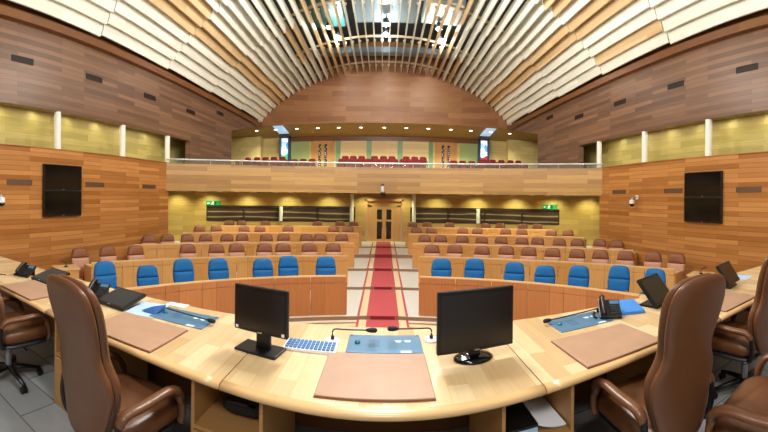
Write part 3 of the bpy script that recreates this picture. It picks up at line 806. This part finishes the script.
# ------------------------------------------------------------------ wall vents, screens, cameras, signs
def vent(name, s, y, z, w, h, mat, label, group):
    e = empty(name, (s * W, y, z)); tag(e, label, 'vent', group)
    bm = B(); x = -s * .012
    box(bm, (x, 0, h / 2), (.02, w, .015)); box(bm, (x, 0, -h / 2), (.02, w, .015)); box(bm, (x, w / 2, 0), (.02, .015, h)); box(bm, (x, -w / 2, 0), (.02, .015, h))
    obj('vent_frame', bm, mat, e)
    bm = B(); box(bm, (-s * .004, 0, 0), (.006, w, h))
    for q in range(4): box(bm, (-s * .01, 0, -h / 2 + h * (q + .5) / 4), (.012, w, h * .1))
    obj('vent_grille', bm, mat, e)
for s, sd in ((-1, 'left'), (1, 'right')):
    for i, (y, z) in enumerate(((4.75, 6.3), (7.3, 6.34), (10.06, 6.35), (12.9, 6.38), (15.7, 6.9))):
        vent('wall_vent', s, y, z, .66, .15, 'vent_dark', 'dark air vent high on the %s wall above the passage, %s from the near end' % (sd, ORD[i]), 'upper wall vents')
    for i, y in enumerate((4.68, 7.37, 10.06)):
        vent('wall_vent', s, y, EYE + .32, .75, .13, 'vent_grey', 'grey brown air vent on the lower %s wall, %s from the near end' % (sd, ORD[i]), 'lower wall vents')
    yc = 6.08 if s < 0 else 6.17
    for i, (zc, wh) in enumerate(((EYE + .485, 'upper'), (EYE - .25, 'lower'))):
        e = empty('wall_screen', (s * W, yc, zc)); tag(e, '%s of the two black wall screens stacked on the %s wall' % (wh, sd), 'screen', 'stacked wall screens')
        bm = B(); box(bm, (-s * .055, 0, 0), (.07, 1.36, .725)); obj('screen_frame', bm, 'black_plastic', e, bevel=.006)
        bm = B(); box(bm, (-s * .091, 0, .01), (.004, 1.28, .65)); obj('screen_panel', bm, 'screen_black', e)
        bm = B(); box(bm, (-s * .01, 0, 0), (.02, .4, .3)); obj('wall_mount', bm, 'dark_grey', e)
        bm = B(); box(bm, (-s * .092, 0, -.338), (.006, .06, .014)); obj('maker_badge', bm, 'silver', e)
def cctv(loc, d, label):
    e = empty('security_camera', loc); tag(e, label, 'camera', 'ceiling and wall cameras')
    d = Vector(d)
    bm = B(); box(bm, -d * .01, (.1, .1, .14)); obj('mount_plate', bm, 'white_plastic', e)
    bm = B(); tube(bm, smooth_path([(0, 0, 0), d * .14, d * .22 + Vector((0, 0, -.03)), d * .24 + Vector((0, 0, -.1))], 4), .025, 8); obj('bracket_arm', bm, 'silver', e, True)
    c = d * .24 + Vector((0, 0, -.2))
    bm = B(); lathe(bm, [(.03, .12), (.085, .1), (.09, -.02), (.085, -.03)], 16, c); obj('housing', bm, 'white_plastic', e, True)
    bm = B(); lathe(bm, [(.085, -.03), (.08, -.07), (.05, -.11), (.01, -.125)], 16, c); obj('dome', bm, 'screen_black', e, True)
y = W / tan(th(632)) if th(632) else 0
cctv((W - .005, 9.05, EYE + .12), (-1, 0, 0), 'white dome security camera on a bracket on the right wall')
cctv((-W + .005, 4.02, EYE + .02), (1, 0, 0), 'white dome security camera on a bracket at the near left wall')
p = polar(RBAL - .03, ray_arc(382.5, RBAL))
e = empty('hanging_camera', (p.x, p.y, 3.12)); tag(e, 'slim camera hanging on the centre of the balcony front over the aisle', 'camera')
bm = B(); box(bm, (0, 0, .15), (.12, .04, .12)); obj('mount_plate', bm, 'dark_grey', e)
bm = B(); cyl(bm, (0, -.1, -.12), (0, -.1, .1), .06, n=14); box(bm, (0, -.05, .1), (.05, .12, .04)); obj('camera_body', bm, 'white_plastic', e)
bm = B(); lathe(bm, [(.1, -.06), (.11, -.12), (.08, -.18), (.02, -.21)], 16, (0.03, -.1, -.1)); obj('camera_dome', bm, 'screen_black', e, True)
bm = B(); cyl(bm, (.1, -.1, -.3), (.1, -.1, -.1), .012, n=8); obj('cable', bm, 'black_plastic', e)
for px, sd in ((213.5, 'left'), (550, 'right')):
    a = ray_arc(px, RB - .04); p = polar(RB - .04, a, EYE - .36)
    e = empty('exit_sign', p, -a); tag(e, 'small green illuminated exit sign above the %s end of the booth windows' % sd, 'sign', 'green exit signs')
    bm = B(); box(bm, (0, 0, 0), (.74, .05, .24)); obj('sign_box', bm, 'sign_green', e)
    bm = B()
    # running figure, doorway and arrow
    box(bm, (.1, -.03, 0), (.1, .006, .18)); obj('door_symbol', bm, 'sign_dark', e)
    bm = B(); cyl(bm, (-.02, -.027, .07), (-.02, -.034, .07), .022, n=10); box(bm, (-.05, -.03, .015), (.045, .006, .085), Matrix.Rotation(.35, 3, 'Y'))
    box(bm, (-.02, -.03, -.055), (.02, .006, .08), Matrix.Rotation(-.5, 3, 'Y')); box(bm, (-.09, -.03, -.055), (.02, .006, .08), Matrix.Rotation(.7, 3, 'Y')); box(bm, (-.01, -.03, .025), (.07, .006, .018), Matrix.Rotation(.4, 3, 'Y'))
    obj('figure_symbol', bm, 'sign_white', e)
    bm = B(); box(bm, (-.25, -.03, 0), (.12, .006, .025)); box(bm, (-.29, -.03, .022), (.07, .006, .02), Matrix.Rotation(-.75, 3, 'Y')); box(bm, (-.29, -.03, -.022), (.07, .006, .02), Matrix.Rotation(.75, 3, 'Y')); obj('arrow_symbol', bm, 'sign_white', e)

# ================================================================== PRESIDIUM DESK
def yn(x): return 1.615 + 0.1 * (1 - math.exp(-(x / 1.1) ** 2)) + 0.02 * max(0, abs(x) - 2.2)
def yf(x): return 2.70 - 0.015 * max(0, abs(x) - 1.0) ** 2 * .5
JX = [-5.2, -2.49, -0.835, 0.845, 2.49, 5.2]
DN = ['far left', 'left', 'middle', 'right', 'far right']
for i in range(5):
    xa, xb = JX[i] + .003, JX[i + 1] - .003
    cx = (xa + xb) / 2
    e = empty('presidium_worktop', (cx, 2.15, DESK - .045)); tag(e, '%s section of the pale wooden presidium worktop with rounded edge' % DN[i], 'worktop', 'worktop sections of the presidium desk')
    n = max(8, int((xb - xa) / .15)); bm = B(); lay = bm.loops.layers.uv.verify()
    rows = []
    for k in range(n + 1):
        x = xa + (xb - xa) * k / n; a, b = yn(x) + .05, yf(x)
        rows.append([bm.verts.new((x - cx, y - 2.15, z)) for y, z in ((a, .045), (b, .045), (b, 0), (a, 0))])
    for r0, r1 in zip(rows, rows[1:]):
        for q in range(4):
            f = bm.faces.new((r0[q], r1[q], r1[(q + 1) % 4], r0[(q + 1) % 4]))
            for l in f.loops: l[lay].uv = (l.vert.co.y + 10, l.vert.co.x + cx + 10)
    bm.faces.new(rows[0]); bm.faces.new(rows[-1])
    obj('top_board', bm, 'desk_stave', e)
    bm = B(); lay = bm.loops.layers.uv.verify(); rows = []
    prof = [(.05, .045)] + [(.032 - .032 * sin(t), .0225 + .0225 * cos(t)) for t in [PI * j / 8 for j in range(9)]] + [(.05, 0)]
    for k in range(n + 1):
        x = xa + (xb - xa) * k / n; a = yn(x)
        rows.append([bm.verts.new((x - cx, a + dy - 2.15, z)) for dy, z in prof])
    m_ = len(prof)
    for r0, r1 in zip(rows, rows[1:]):
        for q in range(m_ - 1):
            f = bm.faces.new((r0[q], r1[q], r1[q + 1], r0[q + 1])); f.smooth = True
            for l in f.loops: l[lay].uv = (l.vert.co.x + cx, l.vert.co.z + l.vert.co.y)
    bm.faces.new(rows[0]); bm.faces.new(rows[-1])
    obj('edge_nosing', bm, 'desk_edge', e)
e = empty('presidium_desk_front', (0, 2.62, POD)); e['kind'] = 'structure'  # this is the front board of the presidium desk
bm = B(); box(bm, (0, 0, .352), (10.3, .03, .70)); obj('panel_board', bm, 'trim_wood', e)
peds = []
for i, x in enumerate(JX[1:-1]):
    x = x if abs(x) < 2 else x * (.865 if x < 0 else .82)
    e = empty('desk_pedestal', (x, 1.74, POD)); tag(e, 'open wooden pedestal under the %s worktop joint' % ('far left', 'left', 'right', 'far right')[i], 'cabinet', 'pedestals of the presidium desk')
    wd = .42
    for s in (-1, 1):
        bm = B(); box(bm, (s * wd / 2, .35, .352), (.022, .7, .70)); obj('side_panel', bm, 'cabinet_wood', e, bevel=.003)
    bm = B(); box(bm, (0, .69, .352), (wd - .022, .02, .70)); obj('back_panel', bm, 'cabinet_wood', e)
    bm = B(); box(bm, (0, .34, .415), (wd - .024, .68, .02)); obj('shelf', bm, 'cabinet_wood', e)
    bm = B(); box(bm, (0, .34, .02), (wd - .024, .68, .04)); obj('bottom', bm, 'cabinet_wood', e)
    bm = B(); box(bm, (0, .0, .22), (wd - .03, .02, .35)); d = obj('door', bm, 'cabinet_wood', e)
    bm = B(); box(bm, (.13, -.02, .34), (.08, .02, .012)); obj('handle', bm, 'silver', d)
    peds.append(Vector((x, 1.74, POD)))
# things on the shelf of the right pedestal, and in the left one
pz = POD + .426; px_, py_ = peds[2].x, peds[2].y
e = empty('document_box', (px_ - .095, py_ + .275, pz)); tag(e, 'black document box with pale edge on the shelf under the right joint', 'box')
bm = B(); box(bm, (0, 0, .03), (.19, .5, .06)); obj('box_base', bm, 'paper_blue', e)
bm = B(); box(bm, (0, 0, .068), (.195, .505, .016)); obj('box_lid', bm, 'black_plastic', e, bevel=.003)
e = empty('paper_stack', (px_ + .1, py_ + .26, pz)); tag(e, 'curled stack of grey white papers beside the black document box', 'papers')
bm = B(); prev = None
for k in range(9):
    t = k / 8; x = -.09 + .18 * t; z = .05 * (1 - t) ** 2 + .006
    a = [bm.verts.new((x, y, z + dz)) for y in (-.22, .24) for dz in (0, .012)]
    if prev:
        bm.faces.new((prev[1], a[1], a[3], prev[3])); bm.faces.new((prev[0], a[0], a[2], prev[2])); bm.faces.new((prev[0], a[0], a[1], prev[1])); bm.faces.new((prev[2], a[2], a[3], prev[3]))
    prev = a
obj('sheets', bm, 'paper', e, True)
e = empty('dark_bag', (peds[1].x + .03, peds[1].y + .35, pz)); tag(e, 'dark folded bag on the shelf under the left worktop joint', 'bag')
bm = B(); pad(bm, rounded(.3, .42, .08, 4), .1, 'XY', crown=.02); obj('bag_body', bm, 'mesh_dark', e, True, loc=(0, 0, .07))
bm = B(); tube(bm, smooth_path([(-.08, -.2, .1), (-.05, -.24, .13), (.05, -.24, .13), (.08, -.2, .1)], 5), .01, 6); obj('bag_handle', bm, 'black_plastic', e, True)

# leather writing pads
PADS = [(-3.08, 1.97, .62, .45, .0, 'writing pad at the far left, beyond the left armchair back'), (-1.67, 1.965, .62, .46, 0, 'writing pad just right of the left armchair back'), (-.035, 1.965, .61, .51, 0, 'writing pad in the middle of the desk between the two upright monitors'), (1.47, 1.965, .65, .46, .02, 'writing pad just left of the right armchair back'), (2.93, 2.0, .62, .46, .03, 'writing pad between the two right armchair backs')]
for x, y, w, d, rz, l in PADS:
    e = empty('desk_pad', (x, y, DESK), rz); tag(e, 'tan leather ' + l, 'writing pad', 'tan leather writing pads')
    bm = B(); box(bm, (0, 0, .003), (w, d, .006)); obj('pad_base', bm, 'hall_leather', e, bevel=.002)
    bm = B(); box(bm, (0, .0, .0105), (w - .006, d - .006, .009)); obj('pad_cover', bm, 'pad_leather', e, bevel=.004)

# blue control panels with button and buttons strip, microphones
PANELS = [(-1.54, 2.41, .0, 'left'), (.015, 2.39, 0, 'middle'), (1.54, 2.45, .02, 'right')]
for x, y, rz, nm in PANELS:
    e = empty('control_panel', (x, y, DESK), rz); tag(e, 'flush pale blue control panel with teal button in the %s worktop' % nm, 'control panel', 'blue control panels in the desk')
    bm = B(); box(bm, (0, 0, .003), (.505, .29, .006)); obj('panel_plate', bm, 'panel_blue', e, bevel=.002)
    bm = B(); lathe(bm, [(.02, .004), (.02, .012), (.016, .02), (.004, .022)], 16, (-.185, 0, 0)); obj('push_button', bm, 'button_teal', e, True)
    bm = B(); box(bm, (-.07, 0, .0065), (.075, .12, .002)); obj('speaker_patch', bm, 'panel_patch', e)
    for q in range(2):
        bm = B(); prism(bm, [(.07 + q * .065, .05), (.12 + q * .065, .05), (.11 + q * .065, .015), (.08 + q * .065, .015)], .006, .0075); obj('panel_icon', bm, 'panel_mark', e)
    bm = B(); box(bm, (.14, -.13, .0067), (.07, .03, .0015)); obj('panel_marking', bm, 'panel_mark', e)
    for q, (sx, sy) in enumerate(((-1, 1), (1, 1))):
        bm = B(); cyl(bm, (sx * .235, sy * .13, .005), (sx * .235, sy * .13, .009), .006, n=8); obj('fixing_screw', bm, 'dark_grey', e)
def mic(x, y, dirx, diry, label, L=.25, disc=True, hz=.085):
    e = empty('gooseneck_microphone', (x, y, DESK)); tag(e, label, 'microphone', 'gooseneck microphones on the desk')
    d = Vector((dirx, diry, 0)).normalized()
    if disc:
        bm = B(); lathe(bm, [(.055, 0), (.055, .008), (.05, .012), (.018, .014)], 20); obj('base_disc', bm, 'white_plastic', e, True)
    bm = B(); cyl(bm, (0, 0, .0), (0, 0, .035), .013, n=10); obj('base_socket', bm, 'black_plastic', e)
    top = Vector((0, 0, hz))
    bm = B(); tube(bm, smooth_path([(0, 0, .02), (0, 0, hz * .8), top + d * .02, top + d * .08, top + d * L], 5), .0055, 8); obj('neck', bm, 'dark_grey', e, True)
    h = top + d * L
    bm = B(); tube(bm, [h - d * .02, h, h + d * .02, h + d * .05, h + d * .06], [.007, .014, .017, .016, .006], 10); obj('microphone_head', bm, 'mesh_dark', e, True)
mic(-.345, 2.41, 1, .03, 'thin black microphone on a white disc, bending right, left of the middle panel')
mic(.345, 2.45, -1, 0, 'thin black microphone on a white disc, bending left, right of the middle panel')
a = P(163, 311, DESK); mic(a.x, a.y, 1, -.12, 'thin black microphone lying low over the left blue control panel', .50, False, .035)
a = P(599, 312, DESK); mic(a.x, a.y, -1, -.12, 'thin black microphone lying low over the right blue control panel', .52, False, .035)

# monitors
def monitor(loc, rz, w, h, z0, label, stand, tilt=0.0):
    e = empty('monitor', loc, rz); tag(e, label, 'monitor')
    rt = rotx(tilt)
    def tr(bm):
        for v in bm.verts: v.co = rt @ v.co + Vector((0, 0, z0))
    bm = B(); box(bm, (0, .018, h / 2), (w, .03, h)); box(bm, (0, .045, h * .48), (w * .6, .04, h * .55)); tr(bm); obj('screen_housing', bm, 'black_plastic', e, bevel=.006)
    bm = B(); b = .018; box(bm, (0, .002, h / 2), (w - 2 * b, .003, h - 2.4 * b)); tr(bm); obj('screen_panel', bm, 'dark_grey' if stand == 'flat' else 'screen_brown', e)
    bm = B(); box(bm, (w * .0, .001, b * .45), (.03, .003, .008)); tr(bm); obj('maker_badge', bm, 'silver', e)
    if stand == 'plate':
        bm = B(); box(bm, (-.02, .05, .008), (.30, .17, .016)); obj('stand_base', bm, 'black_plastic', e, bevel=.005)
        bm = B(); box(bm, (0, .06, z0 / 2 + .06), (.1, .03, z0 + .1)); obj('stand_neck', bm, 'black_plastic', e, bevel=.005)
        
        for sx in (-1, 1): bm = B(); box(bm, (sx * w * .43, -.0035, .022), (.018, .004, .017)); tr(bm); obj('sticker', bm, 'white_plastic', e)
    elif stand == 'oval':
        bm = B(); lathe(bm, [(.125, 0), (.13, .008), (.11, .02), (.05, .032), (.03, .034)], 28)
        for v in bm.verts: v.co.y = v.co.y * .72 + .06
        obj('stand_base', bm, 'screen_black', e, True)
        bm = B(); box(bm, (0, .045, z0 / 2 + .06), (.07, .03, z0 + .1)); obj('stand_neck', bm, 'screen_black', e, bevel=.006)
    elif stand == 'flat':
        bm = B(); box(bm, (0, .12, .01), (.24, .16, .02)); obj('stand_base', bm, 'black_plastic', e, bevel=.004)
    else:
        bm = B(); box(bm, (0, .12, .01), (.24, .2, .02)); obj('stand_base', bm, 'black_plastic', e, bevel=.004)
        bm = B(); cyl(bm, (0, .1, .012), (0, .12, z0 + .1), .025, n=10); obj('stand_neck', bm, 'dark_grey', e)
    return e
monitor((-.765, 2.085, DESK), -.17, .39, .295, .125, 'black monitor on a square base at the left joint of the middle worktop', 'plate')
monitor((.575, 2.07, DESK), .13, .505, .375, .07, 'wide black monitor on a glossy oval base, right of the middle pad', 'oval')
monitor((2.41, 2.31, DESK), .30, .38, .29, .05, 'black monitor leaning back beside the right black telephone', 'low', -.72)
mon5 = monitor((3.47, 2.2, DESK), .25, .40, .27, .05, 'black monitor leaning back at the far right end of the desk', 'low', -.6)
monitor((-2.2, 2.20, DESK), -.03, .35, .32, .03, 'dark monitor folded nearly flat left of the blue papers', 'flat', -1.36)
monitor((-3.30, 2.19, DESK), -.03, .36, .32, .03, 'dark monitor folded nearly flat at the far left end of the desk', 'flat', -1.3)

# telephones
def phone(loc, rz, label):
    e = empty('desk_telephone', loc, rz); tag(e, label, 'telephone', 'black desk telephones')
    rt = rotx(.5)
    bm = B(); box(bm, (0, 0, 0), (.19, .2, .03), rt)
    for v in bm.verts: v.co.z += .06
    box(bm, (0, .07, .04), (.16, .03, .08)); obj('phone_body', bm, 'black_plastic', e, bevel=.006)
    bm = B()
    for r in range(4):
        for c in range(3): box(bm, rt @ Vector((.02 + c * .028, -.06 + r * .026, .018)) + Vector((0, 0, .06)), (.018, .016, .008), rt)
    obj('keypad', bm, 'dark_grey', e)
    bm = B(); box(bm, rt @ Vector((.045, .065, .016)) + Vector((0, 0, .06)), (.08, .04, .004), rt); obj('display', bm, 'panel_patch', e)
    bm = B(); pts_ = [rt @ Vector(q) + Vector((0, 0, .06)) for q in ((-.06, -.1, .03), (-.06, -.085, .055), (-.06, -.04, .065), (-.06, .04, .065), (-.06, .085, .055), (-.06, .1, .03))]
    tube(bm, smooth_path(pts_, 4), [.024] * 5 + [.02] * 11 + [.024] * 5, 10); obj('handset', bm, 'black_plastic', e, True)
    bm = B(); hp = []
    for q in range(60): t = q / 59; hp.append((-.12 - .02 * sin(t * 3) + .01 * cos(q * 1.6), -.08 + .15 * t, .012 + .01 * sin(q * 1.6)))
    tube(bm, hp, .004, 5); obj('cord', bm, 'black_plastic', e, True)
phone((-2.49, 2.35, DESK), .35, 'black desk telephone behind the left armchair back')
phone((1.83, 2.42, DESK), -.5, 'black desk telephone right of the right control panel')
phone((-3.66, 2.24, DESK), .35, 'black desk telephone at the far left end of the desk')

# keyboard
e = empty('keyboard', (-.468, 2.27, DESK), .0); tag(e, 'white keyboard with blue keys beside the left monitor base', 'keyboard')
bm = B(); box(bm, (0, 0, .01), (.35, .155, .02)); obj('keyboard_body', bm, 'white_plastic', e, bevel=.005)
bm = B()
for r in range(4):
    for c in range(12): box(bm, (-.15 + c * .0272, -.055 + r * .034, .024), (.021, .026, .008))
obj('keycaps', bm, 'key_blue', e)
# sheets and folded papers by the left panel, blue folder at the right
def sheet(name, x, y, w, d, rz, mat, label, cat, z=.0015):
    bm = B(); box(bm, (0, 0, .001), (w, d, .002)); o = obj(name, bm, mat, None, loc=(x, y, DESK + z - .001), rz=rz); tag(o, label, cat); return o
a = P(147, 309, DESK); sheet('blue_sheet', a.x + .02, a.y, .27, .36, .25, 'paper_blue', 'pale blue sheet of paper right of the folded left monitor', 'paper')
a = P(177, 306, DESK); sheet('white_sheet', a.x, a.y + .03, .2, .09, .1, 'paper', 'narrow white slip at the desk edge behind the left control panel', 'paper')
a = P(152, 311, DESK); e = empty('folded_paper', (a.x + .04, a.y - .03, DESK + .003), .3); tag(e, 'dark blue folded paper standing on the pale blue sheet', 'paper')
bm = B()
for ps in ([(-.13, -.02, .012), (.06, -.07, .0), (.0, .02, .055)], [(.06, -.07, 0), (.14, .06, .075), (.0, .02, .055)], [(.02, -.05, .004), (.13, .03, .0), (.14, .06, .075)], [(-.13, -.02, .012), (0, .02, .055), (-.02, .05, 0)]):
    vs = [bm.verts.new(p) for p in ps]; bm.faces.new(vs); vs2 = [bm.verts.new(Vector(p) + Vector((0, .002, .002))) for p in ps]; bm.faces.new(vs2[::-1])
    for q in range(3): bm.faces.new((vs[q], vs[(q + 1) % 3], vs2[(q + 1) % 3], vs2[q]))
o = obj('paper_fold', bm, 'navy', e); o.scale = (.75, .8, .8)
e = empty('blue_folder', (2.08, 2.47, DESK), -.35); tag(e, 'bright blue folder between the right telephone and the leaning monitor', 'folder')
bm = B(); box(bm, (0, 0, .02), (.22, .3, .04), rotx(.08)); obj('folder_cover', bm, 'folder_blue', e, bevel=.008)
bm = B(); box(bm, (0, -.005, .02), (.185, .275, .02), rotx(.08)); obj('folder_sheets', bm, 'paper', e)
a = P(52, 276, DESK)
sheet('blue_sheet', -3.02, 2.36, .2, .28, .2, 'paper_blue', 'pale blue sheet beside the folded monitor at the far left', 'paper')
sheet('blue_sheet', 3.95, 2.45, .25, .3, .2, 'paper_blue', 'pale blue sheet at the far right end of the desk', 'paper')
a = P(8, 276, DESK); e = empty('black_pen', (-3.85, 2.0, DESK + .006), .6); tag(e, 'short black pen lying on the far left worktop', 'pen')
bm = B(); cyl(bm, (-.06, 0, 0), (.06, 0, 0), .005, n=8); obj('pen_barrel', bm, 'black_plastic', e)
bm = B(); cyl(bm, (.06, 0, 0), (.075, 0, 0), .005, .001, n=8); obj('pen_tip', bm, 'silver', e)

# ------------------------------------------------------------------ executive chairs
BACK = [(0, .40), (.08, .402), (.13, .42), (.17, .47), (.205, .56), (.238, .66), (.25, .74), (.240, .80), (.212, .855), (.193, .91), (.196, .97), (.212, 1.06), (.222, 1.14), (.223, 1.20), (.212, 1.255), (.18, 1.30), (.12, 1.328), (.06, 1.336), (0, 1.338)]
def outline(sc=1.0, z0=None, shrink=0.0):
    right = [(x, z) for x, z in BACK]
    full = right + [(-x, z) for x, z in right[-2:0:-1]]
    pts_ = smooth_path([(x, 0, z) for x, z in full + [full[0]]], 3)[:-1]
    c = .87
    return [(p.x * (1 - shrink / .24), c + (p.z - c) * (1 - shrink / .47)) for p in pts_]
def exec_chair(label, loc, rz, sx=1.0, sz=1.0):
    e = empty('executive_chair', loc, rz); e.scale = (sx, 1, sz); tag(e, label, 'chair', 'brown leather armchairs at the presidium')
    def warp(v):
        z = v.z - .45
        return Vector((v.x, v.y - .12 * z - .03 * max(0, z - .45) ** 1.5 + .35 * v.x ** 2 + .03 * sin(z * 5), v.z))
    bm = B(); pad(bm, outline(), .055, warp=lambda v: warp(v), p=14, rings=(.25, .5, .72, .86, .94, .98, .995), centre=(0, .87))
    back = obj('back_shell', bm, 'brown_leather', e, True, loc=(0, -.24, 0))
    bm = B(); pad(bm, outline(shrink=.006), .075, warp=warp, p=7, crown=.012, rings=(.25, .5, .72, .86, .94, .98, .995), centre=(0, .87))
    obj('back_cushion', bm, 'brown_leather', e, True, loc=(0, -.185, 0))
    def wr(v):
        return Vector((v.x, v.y, v.z + .012 * sin(v.y * 26 + v.x * 9) * max(0, 1 - (abs(v.x) / .27) ** 2) * (1 if v.z > 0 else 0) - .04 * max(0, v.y - .12)))
    bm = B(); pad(bm, rounded(.54, .54, .13, 8), .15, 'XY', p=6, crown=.014, warp=wr, rings=(.15, .3, .45, .6, .72, .82, .9, .95, .985)); obj('seat', bm, 'brown_leather', e, True, loc=(0, .07, .475))
    bm = B(); pad(bm, rounded(.52, .52, .12, 6), .05, 'XY', p=10); obj('seat_pan', bm, 'dark_grey', e, True, loc=(0, .07, .395))
    for s in (-1, 1):
        pa = [(s * .275, -.20, .60), (s * .285, -.16, .648), (s * .29, -.02, .655), (s * .29, .13, .66), (s * .285, .22, .63), (s * .275, .265, .56), (s * .27, .285, .46), (s * .262, .275, .41)]
        bm = B(); sp = smooth_path(pa, 6); n = len(sp)
        tube(bm, sp, [.032 if i < n * .62 else .032 - .008 * (i - n * .62) / (n * .38) for i in range(n)], 14, .75, up=(s, 0, 0) if False else (0, -.35, 1))
        arm = obj('armrest', bm, 'brown_leather', e, True)
        bm = B(); tube(bm, smooth_path([(s * .275, -.20, .615), (s * .27, -.21, .52), (s * .25, -.18, .41), (s * .15, -.1, .39)], 5), .02, 8); obj('arm_bracket', bm, 'black_plastic', arm, True)
    bm = B(); cyl(bm, (0, .0, .08), (0, .0, .25), .032, n=14); cyl(bm, (0, 0, .25), (0, 0, .38), .02, n=12); obj('gas_lift', bm, 'silver', e)
    bm = B(); box(bm, (0, .02, .375), (.2, .28, .04)); cyl(bm, (.1, .05, .37), (.27, .05, .36), .008, n=8); obj('tilt_mechanism', bm, 'black_plastic', e)
    for k in range(5):
        a = 2 * PI * k / 5 + .3; d = Vector((sin(a), cos(a), 0))
        bm = B(); tube(bm, [d * .02 + Vector((0, 0, .11)), d * .15 + Vector((0, 0, .10)), d * .31 + Vector((0, 0, .072))], [.034, .028, .02], 8, .7)
        lg = obj('base_leg', bm, 'black_plastic', e, True)
        bm = B(); q = Vector((-d.y, d.x, 0)); c = d * .305 + Vector((0, 0, .03))
        for s in (-1, 1): cyl(bm, c + q * s * .008, c + q * s * .026, .029, n=14)
        obj('caster', bm, 'black_plastic', lg)
    return e
exec_chair('large brown leather armchair seen from behind at the left, before the left pad', (-1.435, 1.51, POD), -.14, 1, .98)
exec_chair('large brown leather armchair seen from behind at the right, before the right pad', (1.515, 1.52, POD), -.04, 1, 1.012)
exec_chair('brown leather armchair cut by the left edge, seat and star base showing', (-2.92, 1.60, POD), -.06)
exec_chair('brown leather armchair at the far right edge, its back to the viewer', (2.80, 1.67, POD), .06)
exec_chair('nearest brown leather armchair, its wrinkled seat in the bottom right corner', (1.91, .90, POD), .10, 1.25)

# ================================================================== LIGHT
w = bpy.data.worlds.new('World'); S.world = w; w.use_nodes = True
bg = w.node_tree.nodes['Background']; bg.inputs['Color'].default_value = (1.0, .98, .95, 1); bg.inputs['Strength'].default_value = 0.32
def plight(loc, e, col, r=.4):
    l = bpy.data.lights.new('hall_fill_and_spot', 'POINT'); l.energy = e; l.color = col; l.shadow_soft_size = r
    o = bpy.data.objects.new('hall_fill_and_spot', l); COL.objects.link(o); o.location = loc
for y, h, e_ in ((-2.0, 2.6, 420), (1.2, 3.6, 420), (4.6, 3.6, 560), (6.4, 4.6, 520), (9.4, 6.1, 700)):  # fill lights added in mid-air, out of view, without fixtures
    plight((0, y, EYE + h), e_, (1, .98, .94))
for c in (lampc[0], lampc[2], lampc[4]):
    plight((c.x, c.y - .3, c.z - .25), 220, (.95, 1, .98), .12)
for sx in (-1, 1):  # unseen spots added to brighten the farther slats
    for y, ty, e_ in ((8.3, 16.0, 1000), (5.5, 11.5, 320)):
        spotlamp((sx * 2.2, y, EYE + .62 * y), e_, (1, .98, .93), 100, .9, .15, (-sx * 8.4, ty - y, 6.2 - .62 * y))
S.view_settings.view_transform = 'Standard'; S.view_settings.look = 'None'; S.view_settings.gamma = 1; S.view_settings.use_curve_mapping = False
S.view_settings.exposure = 0.0

# ================================================================== CAMERA: the picture is a stitched cylindrical panorama
cd = bpy.data.cameras.new('camera'); cd.type = 'PANO'
cd.panorama_type = 'CENTRAL_CYLINDRICAL'
cd.central_cylindrical_range_u_min = -384 / FC; cd.central_cylindrical_range_u_max = 384 / FC
cd.central_cylindrical_range_v_min = -(432 - 198) / FC; cd.central_cylindrical_range_v_max = 198 / FC
cd.central_cylindrical_radius = 1.0
cd.clip_start = .02; cd.clip_end = 200
cam = bpy.data.objects.new('camera', cd); COL.objects.link(cam)
cam.location = (0, 0, EYE)
cam.rotation_euler = (Matrix.Rotation(PI / 2, 3, 'X') @ Matrix.Rotation(.012, 3, 'Z')).to_euler()
S.camera = cam
